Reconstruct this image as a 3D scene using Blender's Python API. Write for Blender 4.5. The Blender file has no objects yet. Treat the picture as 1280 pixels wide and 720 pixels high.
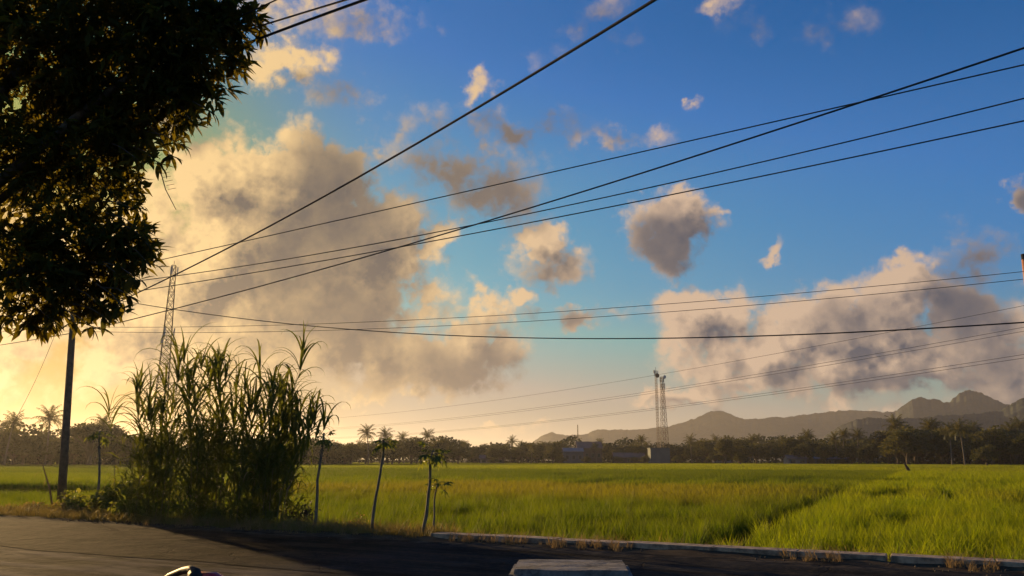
import bpy, math, random
import numpy as np
from mathutils import Vector, Matrix, Quaternion, Euler

# ------------------------------------------------------------------ camera, sky, sun, exposure
scene = bpy.context.scene
COL = scene.collection
random.seed(7)
RNG = np.random.default_rng(11)
R = math.radians

PITCH = R(12.3)
FOC = 985.0            # focal length in photograph pixels (1280 wide)
EYE = Vector((0.0, 0.0, 1.6))
SUN_AZ, SUN_EL = -39.0, 7.5

cam_d = bpy.data.cameras.new('camera')
cam = bpy.data.objects.new('camera', cam_d)
COL.objects.link(cam)
cam.location = EYE
cam.rotation_euler = (R(90) + PITCH, 0, 0)
cam_d.sensor_width = 36.0
cam_d.lens = 36.0 * FOC / 1280.0
cam_d.clip_start = 0.05
cam_d.clip_end = 30000
scene.camera = cam

scene.view_settings.view_transform = 'Standard'
scene.view_settings.look = 'None'
scene.view_settings.exposure = 0.85
scene.view_settings.gamma = 1.0
scene.render.engine = 'CYCLES'
scene.cycles.use_denoising = True
scene.cycles.max_bounces = 6
scene.cycles.transparent_max_bounces = 8
scene.cycles.volume_bounces = 0


def ray(px, py):
    """direction of the sight line through a photograph pixel"""
    u = (px - 640.0) / FOC
    v = (360.0 - py) / FOC
    c, s = math.cos(PITCH), math.sin(PITCH)
    return Vector((u, c - v * s, s + v * c))


def on_ground(px, py, z=0.0):
    d = ray(px, py)
    return EYE + d * ((z - EYE.z) / d.z)


def at_depth(px, py, y):
    d = ray(px, py)
    return EYE + d * (y / d.y)


def azel(px, py):
    d = ray(px, py).normalized()
    return math.degrees(math.atan2(d.x, d.y)), math.degrees(math.asin(d.z))


sun_dir = Vector((math.sin(R(SUN_AZ)) * math.cos(R(SUN_EL)),
                  math.cos(R(SUN_AZ)) * math.cos(R(SUN_EL)), math.sin(R(SUN_EL))))
sd = bpy.data.lights.new('sun', 'SUN')
sd.energy = 5.0
sd.angle = R(0.6)
sd.color = (1.0, 0.645, 0.28)
sun = bpy.data.objects.new('sun', sd)
COL.objects.link(sun)
sun.rotation_euler = (-sun_dir).to_track_quat('-Z', 'Y').to_euler()
sun.location = (-30, 30, 30)


class NT:
    """small helper to write node trees"""

    def __init__(self, tree):
        self.t = tree

    def n(self, kind, **kw):
        nd = self.t.nodes.new(kind)
        for k, v in kw.items():
            setattr(nd, k, v)
        return nd

    def put(self, sock, v):
        if hasattr(v, 'is_output') or isinstance(v, bpy.types.NodeSocket):
            self.t.links.new(v, sock)
        else:
            sock.default_value = v

    def m(self, op, a, b=None, c=None, clamp=False):
        nd = self.n('ShaderNodeMath', operation=op, use_clamp=clamp)
        for i, v in enumerate((a, b, c)):
            if v is not None:
                self.put(nd.inputs[i], v)
        return nd.outputs[0]

    def v(self, op, a, b=None, scale=None, p2=None):
        nd = self.n('ShaderNodeVectorMath', operation=op)
        if p2 is not None:
            self.put(nd.inputs[2], p2)
        self.put(nd.inputs[0], a)
        if b is not None:
            self.put(nd.inputs[1], b)
        if scale is not None:
            self.put(nd.inputs['Scale'], scale)
        return nd.outputs['Value'] if op in ('LENGTH', 'DOT_PRODUCT', 'DISTANCE') else nd.outputs['Vector']

    def noise(self, vec, scale, detail=2.0, rough=0.5, dist=0.0, out='Fac'):
        nd = self.n('ShaderNodeTexNoise')
        if vec is not None:
            self.put(nd.inputs['Vector'], vec)
        nd.inputs['Scale'].default_value = scale
        nd.inputs['Detail'].default_value = detail
        nd.inputs['Roughness'].default_value = rough
        nd.inputs['Distortion'].default_value = dist
        return nd.outputs[out]

    def step(self, val, lo, hi, a=0.0, b=1.0, smooth=True):
        nd = self.n('ShaderNodeMapRange')
        nd.interpolation_type = 'SMOOTHSTEP' if smooth else 'LINEAR'
        self.put(nd.inputs['Value'], val)
        nd.inputs['From Min'].default_value = lo
        nd.inputs['From Max'].default_value = hi
        nd.inputs['To Min'].default_value = a
        nd.inputs['To Max'].default_value = b
        return nd.outputs['Result']

    def mix(self, f, a, b, blend='MIX'):
        nd = self.n('ShaderNodeMix', data_type='RGBA', blend_type=blend)
        self.put(nd.inputs[0], f)
        for i, v in ((6, a), (7, b)):
            if isinstance(v, (tuple, list)) and len(v) == 3:
                v = (*v, 1.0)
            self.put(nd.inputs[i], v)
        return nd.outputs[2]

    def sep(self, vec):
        nd = self.n('ShaderNodeSeparateXYZ')
        self.put(nd.inputs[0], vec)
        return nd.outputs

    def comb(self, x, y, z=0.0):
        nd = self.n('ShaderNodeCombineXYZ')
        for i, v in enumerate((x, y, z)):
            self.put(nd.inputs[i], v)
        return nd.outputs[0]


# cloud banks: centre and radii in photograph pixels, turned into azimuth and elevation
CLOUDS = [
    (300, 255, 140, 90, 0, 1.5), (395, 240, 110, 85, 0, 1.3), (440, 300, 110, 95, 0, 1.3), (250, 330, 125, 95, 0, 1.6),
    (170, 400, 140, 80, 0, 1.3), (420, 400, 160, 90, 0, 1.3), (345, 325, 70, 45, 0, 1.4), (545, 450, 120, 48, 8, 1.3), (605, 408, 60, 32, 20, .8),
    (490, 480, 120, 26, 0, 1.1), (655, 370, 24, 22, 0, .7), (60, 330, 120, 90, 0, .9), (20, 440, 150, 70, 0, .8), (250, 470, 110, 30, 0, .7), (230, 165, 70, 40, 0, .6),
    (368, 72, 62, 32, 10, .85), (330, 92, 30, 26, 0, .7), (430, 110, 50, 30, 0, .42),
    (600, 117, 38, 16, 30, .5), (555, 293, 48, 22, -8, .8), (680, 303, 55, 28, 0, .8), (690, 332, 60, 20, 0, .45),
    (650, 165, 95, 20, 0, .4), (765, 172, 55, 13, 0, .28), (560, 205, 100, 60, 0, .46), (610, 245, 75, 45, 0, .44),
    (848, 283, 66, 32, 0, 1.15), (840, 315, 40, 32, 0, .95), (897, 269, 24, 11, 20, .7),
    (880, 400, 65, 45, 0, .95), (862, 378, 42, 24, 0, .8), (1125, 355, 68, 36, 0, 1.0), (1185, 392, 70, 46, 0, 1.0),
    (1060, 402, 135, 48, 0, 1.2), (975, 440, 145, 52, 0, 1.3), (1110, 455, 200, 52, 0, 1.5), (1235, 455, 110, 55, 0, 1.3),
    (850, 490, 85, 13, 3, .8), (940, 482, 90, 20, 0, .9), (1330, 440, 90, 80, 0, 1.0),
    (963, 316, 26, 10, 20, .45), (868, 136, 16, 9, 0, .4), (1215, 330, 42, 42, 0, .46), (1278, 246, 22, 26, 0, .7),
    (350, 8, 55, 30, 0, .42), (450, 30, 60, 36, 0, .3), (890, 4, 34, 15, 0, .28), (930, 42, 30, 22, 0, .12),
    (1030, 30, 28, 24, 0, .08), (740, 35, 65, 20, 30, .12), (500, 22, 28, 20, 0, .2), (640, 540, 60, 10, 0, .6),
    (720, 395, 60, 14, 0, .42), (1420, 300, 120, 70, 0, .9), (-150, 250, 160, 120, 0, .9), (-230, 480, 140, 60, 0, .8),
]
SHADE = [(842, 302, 70, 40, 1.0), (425, 255, 105, 110, .95), (585, 458, 120, 48, .9), (440, 390, 120, 80, .85), (330, 300, 60, 50, .35),
         (1200, 392, 85, 50, .9), (1060, 398, 70, 30, .6), (1240, 455, 70, 50, .65), (690, 334, 60, 20, .6), (1120, 482, 140, 16, .6),
         (560, 215, 100, 80, .95), (610, 245, 85, 60, .95), (660, 165, 110, 26, 1.1), (770, 172, 60, 20, .5), (740, 35, 80, 40, .5), (930, 42, 60, 40, .5), (1030, 30, 50, 40, .5), (1215, 330, 55, 55, .9), (1278, 246, 35, 35, .9),
         (370, 330, 95, 120, .8), (480, 470, 140, 34, .6), (430, 112, 55, 34, .7), (860, 499, 80, 9, .6), (230, 165, 70, 40, .6), (450, 30, 60, 40, .5), (720, 395, 70, 18, .7)]
# the rest of the sky goes on with the same kind of clouds
_r = random.Random(3)
FAR_CLOUDS = [(a + _r.uniform(-9, 9), _r.uniform(6, 24), _r.uniform(7, 14), _r.uniform(2.5, 6), _r.uniform(.7, 1.1))
              for a in (62, 88, 115, 140, 168, -168, -140, -112, -84, -62)] + \
             [(a, _r.uniform(45, 62), 12, 6, .55) for a in (-60, 20, 100, -150)]


def cloud_field(shade):
    """node group: direction -> cloud thickness (or extra shade)"""
    g = bpy.data.node_groups.new('cloud_shade' if shade else 'cloud_thickness', 'ShaderNodeTree')
    g.interface.new_socket('Direction', in_out='INPUT', socket_type='NodeSocketVector')
    g.interface.new_socket('Value', in_out='OUTPUT', socket_type='NodeSocketFloat')
    N = NT(g)
    gi, go = N.n('NodeGroupInput'), N.n('NodeGroupOutput')
    d = N.v('NORMALIZE', gi.outputs[0])
    x, y, z = N.sep(d)
    az = N.m('MULTIPLY', N.m('ARCTAN2', x, y), 57.29578)
    el = N.m('MULTIPLY', N.m('ARCSINE', z), 57.29578)
    p = N.comb(az, el, 0.0)
    warp = N.noise(d, 13.0, 3.0, 0.55, out='Color')
    warp = N.v('SCALE', N.v('SUBTRACT', warp, (0.5, 0.5, 0.5)), scale=5.0 if not shade else 6.0)
    if not shade:
        w2 = N.noise(d, 60.0, 4.0, 0.6, out='Color')
        warp = N.v('ADD', warp, N.v('SCALE', N.v('SUBTRACT', w2, (0.5, 0.5, 0.5)), scale=2.6))
    p = N.v('MULTIPLY', N.v('ADD', p, warp), (1.0, 1.0, 0.0))
    lst = []
    for c in (SHADE if shade else CLOUDS):
        px, py, rx, ry = c[:4]
        rot, w = (0, c[4]) if shade else (c[4], c[5])
        a0, e0 = azel(px, py)
        a1, _ = azel(px + 10, py)
        _, e1 = azel(px, py - 10)
        lst.append((a0, e0, rx * (a1 - a0) / 10, ry * (e1 - e0) / 10, rot, w))
    if not shade:
        lst += [(a, e, rx, ry, 0, w) for a, e, rx, ry, w in FAR_CLOUDS]
    acc = None
    for a0, e0, ra, re, rot, w in lst:
        mp = N.n('ShaderNodeMapping', vector_type='TEXTURE')
        # (the tiny dependence on the sum so far keeps the shader compiler from evaluating all banks at once)
        q = p if acc is None else N.v('MULTIPLY_ADD', acc, (1e-7, 1e-7, 0), p2=p)
        N.put(mp.inputs['Vector'], q)
        mp.inputs['Location'].default_value = (a0, e0, 0)
        mp.inputs['Rotation'].default_value = (0, 0, R(rot))
        mp.inputs['Scale'].default_value = (max(ra, .3) * 1.15, max(re, .3) * 1.2, 1)
        f = N.m('MULTIPLY_ADD', N.v('LENGTH', mp.outputs[0]), -w, w)
        if acc is None:
            acc = f
        else:
            nd = N.n('ShaderNodeMath', operation='SMOOTH_MAX')
            N.put(nd.inputs[0], acc)
            N.put(nd.inputs[1], f)
            nd.inputs[2].default_value = 0.18
            acc = nd.outputs[0]
    acc = N.m('MAXIMUM', acc, -0.5)
    if not shade:
        full = N.step(acc, -0.1, 0.62, 0.30, 1.0)
        big = N.noise(d, 20.0, 9.0, 0.60)
        turb = N.m('MULTIPLY', N.m('SUBTRACT', big, 0.51), 1.7)
        vo = N.n('ShaderNodeTexVoronoi', feature='F1')
        N.put(vo.inputs['Vector'], N.v('ADD', d, N.v('SCALE', N.noise(d, 40.0, 3.0, .6, out='Color'), scale=.03)))
        vo.inputs['Scale'].default_value = 17.0
        vo.inputs['Detail'].default_value = 2.0
        vo.inputs['Roughness'].default_value = 0.55
        vo.inputs['Lacunarity'].default_value = 2.3
        turb = N.m('MULTIPLY_ADD', N.m('SUBTRACT', 0.92, vo.outputs['Distance']), 0.85, turb)
        acc = N.m('MULTIPLY_ADD', turb, full, acc)
    g.links.new(acc, go.inputs[0])
    return g


def build_world():
    w = bpy.data.worlds.new('World')
    scene.world = w
    w.use_nodes = True
    t = w.node_tree
    t.nodes.clear()
    N = NT(t)
    out, bg = N.n('ShaderNodeOutputWorld'), N.n('ShaderNodeBackground')
    sky = N.n('ShaderNodeTexSky', sky_type='NISHITA')
    sky.sun_disc = False
    sky.sun_elevation = R(SUN_EL)
    sky.sun_rotation = R(SUN_AZ % 360)
    sky.altitude = 0
    sky.air_density = 1.0
    sky.dust_density = 0.3
    sky.ozone_density = 3.0
    d = N.n('ShaderNodeTexCoord').outputs['Generated']
    gt, gs = cloud_field(False), cloud_field(True)

    def ev(g, vec):
        nd = N.n('ShaderNodeGroup')
        nd.node_tree = g
        N.put(nd.inputs[0], vec)
        return nd.outputs[0]
    F0 = ev(gt, d)
    left = N.v('NORMALIZE', N.v('CROSS_PRODUCT', (0, 0, 1), d))
    d2 = N.v('ADD', d, N.v('ADD', N.v('SCALE', left, scale=0.020), (0, 0, 0.022)))
    F1 = ev(gt, d2)
    S = ev(gs, d)
    alpha = N.step(F0, -0.05, 0.5)
    _, _, z = N.sep(d)
    alpha = N.m('MULTIPLY', alpha, N.step(z, 0.015, 0.06))
    # light: relief towards the sun's side, greyer where the cloud is thick
    lit = N.m('MULTIPLY_ADD', N.m('SUBTRACT', F0, F1), 0.75, 0.66)
    lit = N.m('SUBTRACT', lit, N.m('MULTIPLY', N.step(F1, 0.2, 1.5), 0.30))
    lit = N.m('MULTIPLY', lit, N.m('SUBTRACT', 1.0, N.m('MULTIPLY', N.step(S, -0.15, 0.75), 0.88)))
    rim = N.m('MULTIPLY', N.step(F0, .25, .8, .28, 0), N.step(S, -.1, .5, 1, .25))
    lit = N.m('MINIMUM', N.m('MAXIMUM', N.m('ADD', lit, rim), 0.0), 1.0)
    # warmth: towards the sun
    cs = N.v('DOT_PRODUCT', d, tuple(sun_dir))
    warm = N.step(cs, 0.62, 0.975)
    lit_c = N.mix(warm, (6.3, 4.5, 3.2), (8.6, 5.9, 2.7))
    shd_c = N.mix(warm, (.5, .68, 1.12), (.6, .68, .86))
    cc = N.mix(lit, shd_c, lit_c)
    hs = N.n('ShaderNodeHueSaturation')
    hs.inputs['Saturation'].default_value = 1.25
    hs.inputs['Value'].default_value = 1.25
    N.put(hs.inputs['Color'], sky.outputs[0])
    # bluer overhead, and a thick-haze ceiling on the glow round the sun
    away = N.step(N.v('DOT_PRODUCT', d, tuple(sun_dir)), .80, .97, 1, 0)
    base = N.mix(away, N.mix(.55, hs.outputs[0], sky.outputs[0]), hs.outputs[0])
    skyc = N.mix(N.m('MULTIPLY', N.step(z, .09, .32), away), base, N.mix(1.0, sky.outputs[0], (.42, 1.26, 1.98), 'MULTIPLY'))
    skyc = N.mix(N.m('MULTIPLY', N.step(z, .32, .52), away), skyc, N.mix(1.0, skyc, (.02, .78, .86), 'MULTIPLY'))
    cs = N.v('DOT_PRODUCT', d, tuple(sun_dir))
    cap = N.mix(N.step(cs, .84, .99), N.mix(N.step(z, .04, .22), (3.3, 3.1, 2.7), (4.4, 4.2, 4.8)), (4.6, 2.75, .4))
    skyc = N.v('MINIMUM', skyc, cap)
    colr = N.mix(alpha, skyc, cc)
    N.put(bg.inputs['Color'], colr)
    bg.inputs['Strength'].default_value = 0.0555
    t.links.new(bg.outputs[0], out.inputs['Surface'])
    w.cycles.sampling_method = 'MANUAL'
    w.cycles.sample_map_resolution = 512


build_world()


# ------------------------------------------------------------------ helpers
def tag(o, label=None, cat=None, group=None, kind=None):
    if label:
        o['label'] = label
    if cat:
        o['category'] = cat
    if group:
        o['group'] = group
    if kind:
        o['kind'] = kind
    return o


def link(name, data, parent=None, loc=None, rot=None, scale=None):
    o = bpy.data.objects.new(name, data)
    COL.objects.link(o)
    if parent:
        o.parent = parent
    if loc is not None:
        o.location = loc
    if rot is not None:
        if isinstance(rot, Quaternion):
            o.rotation_mode = 'QUATERNION'
            o.rotation_quaternion = rot
        else:
            o.rotation_euler = rot
    if scale is not None:
        o.scale = (scale,) * 3 if isinstance(scale, (int, float)) else scale
    return o


def thing(name, label, cat, loc=(0, 0, 0), rz=0.0, group=None, kind=None):
    return tag(link(name, None, None, loc, (0, 0, rz)), label, cat, group, kind)


class MB:
    """collects shapes into one mesh"""

    def __init__(self):
        self.V, self.F = [], []

    def add(self, vs, fs):
        k = len(self.V)
        self.V += [tuple(v) for v in vs]
        self.F += [tuple(i + k for i in f) for f in fs]

    def box(self, c, s, rz=0.0, taper=1.0, bevel=0.0):
        cx, cy, cz = c
        hx, hy, hz = s[0] / 2, s[1] / 2, s[2] / 2
        ca, sa = math.cos(rz), math.sin(rz)
        if bevel <= 0:
            pts = [(-hx, -hy, -hz), (hx, -hy, -hz), (hx, hy, -hz), (-hx, hy, -hz),
                   (-hx * taper, -hy * taper, hz), (hx * taper, -hy * taper, hz), (hx * taper, hy * taper, hz), (-hx * taper, hy * taper, hz)]
            fs = [(3, 2, 1, 0), (4, 5, 6, 7), (0, 1, 5, 4), (1, 2, 6, 5), (2, 3, 7, 6), (3, 0, 4, 7)]
        else:
            b = bevel
            ring = lambda x, y, z: [(-x + b, -y, z), (x - b, -y, z), (x, -y + b, z), (x, y - b, z), (x - b, y, z), (-x + b, y, z), (-x, y - b, z), (-x, -y + b, z)]
            ring2 = lambda x, y, z: [(-x + b, -y + b * .3, z), (x - b, -y + b * .3, z), (x - b * .3, -y + b, z), (x - b * .3, y - b, z), (x - b, y - b * .3, z), (-x + b, y - b * .3, z), (-x + b * .3, y - b, z), (-x + b * .3, -y + b, z)]
            pts = ring(hx, hy, -hz) + ring(hx, hy, hz - b) + ring2(hx, hy, hz - b * .3) + [(p[0] * (1 - b / hx), p[1] * (1 - b / hy), hz) for p in ring(hx, hy, hz)]
            fs = [tuple(range(7, -1, -1)), tuple(range(24, 32))]
            for k in range(3):
                for i in range(8):
                    j = (i + 1) % 8
                    fs.append((k * 8 + i, k * 8 + j, k * 8 + 8 + j, k * 8 + 8 + i))
        self.add([(cx + x * ca - y * sa, cy + x * sa + y * ca, cz + z) for x, y, z in pts], fs)

    def tube(self, pts, radii, n=6, cap=True):
        pts = [Vector(p) for p in pts]
        if isinstance(radii, (int, float)):
            radii = [radii] * len(pts)
        vs, fs = [], []
        up = None
        for i, p in enumerate(pts):
            t = (pts[min(i + 1, len(pts) - 1)] - pts[max(i - 1, 0)])
            t = t.normalized() if t.length > 1e-9 else Vector((0, 0, 1))
            if up is None:
                up = Vector((1, 0, 0)) if abs(t.x) < 0.9 else Vector((0, 1, 0))
            a = (up - t * up.dot(t)).normalized()
            b = t.cross(a)
            up = a
            for k in range(n):
                th = 2 * math.pi * k / n
                vs.append(p + (a * math.cos(th) + b * math.sin(th)) * radii[i])
        for i in range(len(pts) - 1):
            for k in range(n):
                j = (k + 1) % n
                fs.append((i * n + k, i * n + j, (i + 1) * n + j, (i + 1) * n + k))
        if cap:
            fs.append(tuple(range(n - 1, -1, -1)))
            fs.append(tuple((len(pts) - 1) * n + k for k in range(n)))
        self.add(vs, fs)

    def mesh(self, name, mat, smooth=False):
        me = bpy.data.meshes.new(name)
        me.from_pydata(self.V, [], self.F)
        if mat:
            me.materials.append(mat)
        if smooth:
            me.polygons.foreach_set('use_smooth', [True] * len(me.polygons))
        me.update()
        return me

    def obj(self, name, mat, parent=None, smooth=False, loc=None, rot=None):
        return link(name, self.mesh(name, mat, smooth), parent, loc, rot)


def np_mesh(name, verts, faces, mat, smooth=False):
    """verts (n,3) and quads (m,4) as arrays"""
    me = bpy.data.meshes.new(name)
    verts = np.asarray(verts, dtype=np.float32)
    faces = np.asarray(faces, dtype=np.int32)
    m, k = faces.shape
    me.vertices.add(len(verts))
    me.vertices.foreach_set('co', verts.ravel())
    me.loops.add(m * k)
    me.loops.foreach_set('vertex_index', faces.ravel())
    me.polygons.add(m)
    me.polygons.foreach_set('loop_start', np.arange(0, m * k, k, dtype=np.int32))
    if smooth:
        me.polygons.foreach_set('use_smooth', np.ones(m, dtype=bool))
    if mat:
        me.materials.append(mat)
    me.update(calc_edges=True)
    me.validate()
    return me


def grid_mesh(name, xs, ys, z, mat, smooth=True):
    """z: array (len(ys), len(xs)); xs, ys may be 2-D"""
    ny, nx = z.shape
    X = xs if xs.ndim == 2 else np.broadcast_to(xs, z.shape)
    Y = ys if ys.ndim == 2 else np.broadcast_to(ys[:, None], z.shape)
    v = np.stack([X, Y, z], -1).reshape(-1, 3)
    i = np.arange(nx * ny).reshape(ny, nx)
    f = np.stack([i[:-1, :-1], i[:-1, 1:], i[1:, 1:], i[1:, :-1]], -1).reshape(-1, 4)
    return np_mesh(name, v, f, mat, smooth)


def mat(name, c1, c2=None, scale=3.0, rough=0.8, bump=0.0, bump_scale=None, metallic=0.0, spec=0.3, trans=0.0, trans_c=None,
        detail=5.0, coord='Object', dist=0.02):
    m = bpy.data.materials.new(name)
    m.use_nodes = True
    t = m.node_tree
    t.nodes.clear()
    N = NT(t)
    out = N.n('ShaderNodeOutputMaterial')
    b = N.n('ShaderNodeBsdfPrincipled')
    b.inputs['Roughness'].default_value = rough
    b.inputs['Metallic'].default_value = metallic
    b.inputs['Specular IOR Level'].default_value = spec
    vec = N.n('ShaderNodeNewGeometry').outputs['Position'] if coord == 'World' else N.n('ShaderNodeTexCoord').outputs[coord]
    col = (*c1, 1)
    if c2:
        f = N.step(N.noise(vec, scale, detail, 0.6), 0.32, 0.68)
        col = N.mix(f, c1, c2)
    N.put(b.inputs['Base Color'], col)
    if bump:
        bn = N.n('ShaderNodeBump')
        bn.inputs['Strength'].default_value = bump
        bn.inputs['Distance'].default_value = dist
        N.put(bn.inputs['Height'], N.noise(vec, bump_scale or scale * 4, 6.0, 0.6))
        t.links.new(bn.outputs[0], b.inputs['Normal'])
    sh = b.outputs[0]
    if trans > 0:
        tr = N.n('ShaderNodeBsdfTranslucent')
        if trans_c:
            col2 = (*trans_c, 1)
            if c2:
                col2 = N.mix(f, tuple(trans_c), tuple(min(1, k * q / max(p, 1e-4)) for k, p, q in zip(trans_c, c1, c2)))
            N.put(tr.inputs['Color'], col2)
        else:
            N.put(tr.inputs['Color'], col)
        mx = N.n('ShaderNodeMixShader')
        mx.inputs[0].default_value = trans
        t.links.new(sh, mx.inputs[1])
        t.links.new(tr.outputs[0], mx.inputs[2])
        sh = mx.outputs[0]
    t.links.new(sh, out.inputs['Surface'])
    m['N'] = 0
    return m


def mat_tree(m):
    N = NT(m.node_tree)
    b = next(n for n in m.node_tree.nodes if n.type == 'BSDF_PRINCIPLED')
    return N, b


M = {}
M['asphalt'] = mat('asphalt', (.035, .035, .037), (.06, .057, .054), 1.2, .85, .5, 60, coord='World')
M['old_asphalt'] = mat('old_asphalt', (.06, .053, .046), (.1, .088, .075), .9, .9, .5, 45, coord='World')
M['concrete'] = mat('concrete', (.30, .28, .25), (.14, .135, .125), 9, .85, .5, 40)
M['kerb'] = mat('kerb', (.50, .37, .25), (.17, .125, .085), 6, .9, .5, 50)
M['dirt'] = mat('dirt', (.05, .036, .023), (.09, .068, .043), 2.0, .95, .6, 20, spec=.02, coord='World')
M['apron'] = mat('apron', (.16, .15, .135), (.075, .07, .064), .7, .9, .5, 30, coord='World')
M['sand'] = mat('sand', (.1, .085, .068), (.06, .05, .042), 3, .95, .4, 40, coord='World')
M['field'] = mat('field', (.03, .045, .012), (.055, .06, .02), .6, 1.0, .6, 8, spec=0.0, coord='World')
M['bark'] = mat('bark', (.07, .05, .035), (.13, .1, .075), 14, .9, .8, 40)
M['palm_bark'] = mat('palm_bark', (.11, .09, .07), (.17, .14, .11), 6, .9)
M['pole'] = mat('pole', (.2, .125, .075), (.12, .078, .048), 6, .85, .4, 40)
M['mango'] = mat('mango_leaf', (.028, .034, .009), (.05, .056, .014), 1.5, .75, spec=.06, trans=.36, trans_c=(.17, .14, .013))
M['mango_young'] = mat('mango_young_leaf', (.06, .08, .018), (.05, .07, .018), 1.5, .6, spec=.1, trans=.3, trans_c=(.14, .13, .02))
M['cane_leaf'] = mat('cane_leaf', (.038, .07, .017), (.062, .09, .02), .9, .55, spec=.2, trans=.42, trans_c=(.15, .185, .02))
M['dry_leaf'] = mat('dry_leaf', (.16, .115, .06), (.24, .18, .09), 2, .8, trans=.3, trans_c=(.3, .2, .08))
M['cane_stem'] = mat('cane_stem', (.10, .115, .045), (.16, .13, .06), 3, .6)
M['shrub'] = mat('shrub_leaf', (.05, .085, .02), (.09, .12, .025), 1.4, .55, trans=.45, trans_c=(.22, .25, .025))
M['creeper'] = mat('creeper_leaf', (.07, .085, .025), (.12, .11, .04), 1.5, .6, trans=.4, trans_c=(.25, .21, .04))
M['withered'] = mat('withered_leaf', (.03, .022, .014), (.06, .042, .025), 3, .8)
M['papaya_leaf'] = mat('papaya_leaf', (.045, .085, .02), (.08, .12, .025), 3, .5, trans=.4, trans_c=(.2, .26, .03))
M['papaya_stem'] = mat('papaya_stem', (.13, .105, .075), (.2, .16, .115), 8, .85, .4, 30)
M['palm_leaf'] = mat('palm_leaf', (.032, .045, .016), (.055, .062, .02), .4, .6, trans=.3, trans_c=(.12, .12, .02))
M['tree_leaf'] = mat('tree_leaf', (.028, .042, .014), (.055, .065, .022), .25, .7, trans=.28, trans_c=(.11, .115, .018))
M['thicket'] = mat('thicket_leaf', (.026, .036, .014), (.05, .055, .02), .12, .8, trans=.25, coord='World')
M['hill'] = mat('hill', (.02, .03, .021), (.036, .045, .03), .035, .95, .6, .06, coord='World', dist=8)
M['wire'] = mat('wire', (.015, .014, .014), None, rough=.6)
M['steel'] = mat('galvanised_steel', (.055, .045, .036), (.04, .032, .026), 1, .8)
M['red_steel'] = mat('red_steel', (.09, .035, .025), (.065, .03, .024), 1, .6)
M['antenna'] = mat('antenna', (.4, .4, .4), None, rough=.5)
M['blue_wall'] = mat('blue_wall', (.065, .085, .115), (.05, .065, .085), .4, .8)
M['teal_wall'] = mat('teal_wall', (.09, .12, .125), (.07, .095, .1), .3, .8)
M['white_wall'] = mat('white_wall', (.2, .19, .18), (.15, .14, .135), .3, .8)
M['pink_wall'] = mat('pink_wall', (.1, .07, .06), (.08, .055, .05), .3, .8)
M['blue_roof'] = mat('blue_roof', (.08, .1, .13), (.06, .075, .095), .3, .5, metallic=.2)
M['rust_roof'] = mat('rust_roof', (.17, .1, .09), (.11, .075, .07), .3, .8)
M['frame'] = mat('window_frame', (.12, .12, .12), None, rough=.6)
M['glass'] = mat('window_glass', (.03, .035, .04), None, rough=.15, spec=.6)
M['pole_orange'] = mat('sunlit_pole', (.45, .2, .1), (.34, .15, .08), 4, .7)  # orange of the low sun put into the pole's base colour
M['black'] = mat('black_plastic', (.012, .012, .013), (.018, .018, .018), 20, .6, spec=.2)
M['rubber'] = mat('rubber', (.02, .02, .02), None, rough=.8)
M['red_paint'] = mat('red_paint', (.5, .012, .012), (.42, .01, .01), 5, .22, spec=.5)
M['chrome'] = mat('chrome', (.6, .6, .6), None, rough=.2, metallic=1.0)
M['lamp_lens'] = mat('lamp_lens', (.6, .55, .5), None, rough=.1, spec=.6)
M['seat'] = mat('seat_vinyl', (.02, .02, .02), (.03, .03, .03), 10, .5)

# road frame: a runs along the kerb (to the right and nearer), n points into the field
O2 = Vector((-1.33, 17.1))
A2 = Vector((0.886, -0.463)).normalized()
N2 = Vector((0.463, 0.886)).normalized()


def st(s, t, z=0.0):
    p = O2 + A2 * s + N2 * t
    return Vector((p.x, p.y, z))


def to_st(x, y):
    dx, dy = x - O2.x, y - O2.y
    return dx * A2.x + dy * A2.y, dx * N2.x + dy * N2.y


FIELD_Z = -0.6


def fbm1(x, seed, octs=5, base=1.0):
    r = np.random.default_rng(seed)
    out = np.zeros_like(x)
    amp, fr = 1.0, base
    for _ in range(octs):
        ph = r.uniform(0, 1000)
        k = np.floor(x * fr + ph)
        f = x * fr + ph - k
        f = f * f * (3 - 2 * f)
        tab = r.uniform(-1, 1, 4096)
        out += amp * (tab[k.astype(int) % 4096] * (1 - f) + tab[(k.astype(int) + 1) % 4096] * f)
        amp *= .5
        fr *= 2.03
    return out


def fbm2(x, y, seed, octs=5):
    r = np.random.default_rng(seed)
    out = np.zeros(np.broadcast(x, y).shape)
    amp, fr = 1.0, 1.0
    for _ in range(octs):
        ox, oy = r.uniform(0, 500, 2)
        tab = r.uniform(-1, 1, (256, 256))
        gx, gy = x * fr + ox, y * fr + oy
        ix, iy = np.floor(gx).astype(int), np.floor(gy).astype(int)
        fx, fy = gx - ix, gy - iy
        fx, fy = fx * fx * (3 - 2 * fx), fy * fy * (3 - 2 * fy)
        g = lambda a, b: tab[(iy + b) % 256, (ix + a) % 256]
        out += amp * ((g(0, 0) * (1 - fx) + g(1, 0) * fx) * (1 - fy) + (g(0, 1) * (1 - fx) + g(1, 1) * fx) * fy)
        amp *= .5
        fr *= 2.0
    return out


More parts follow.
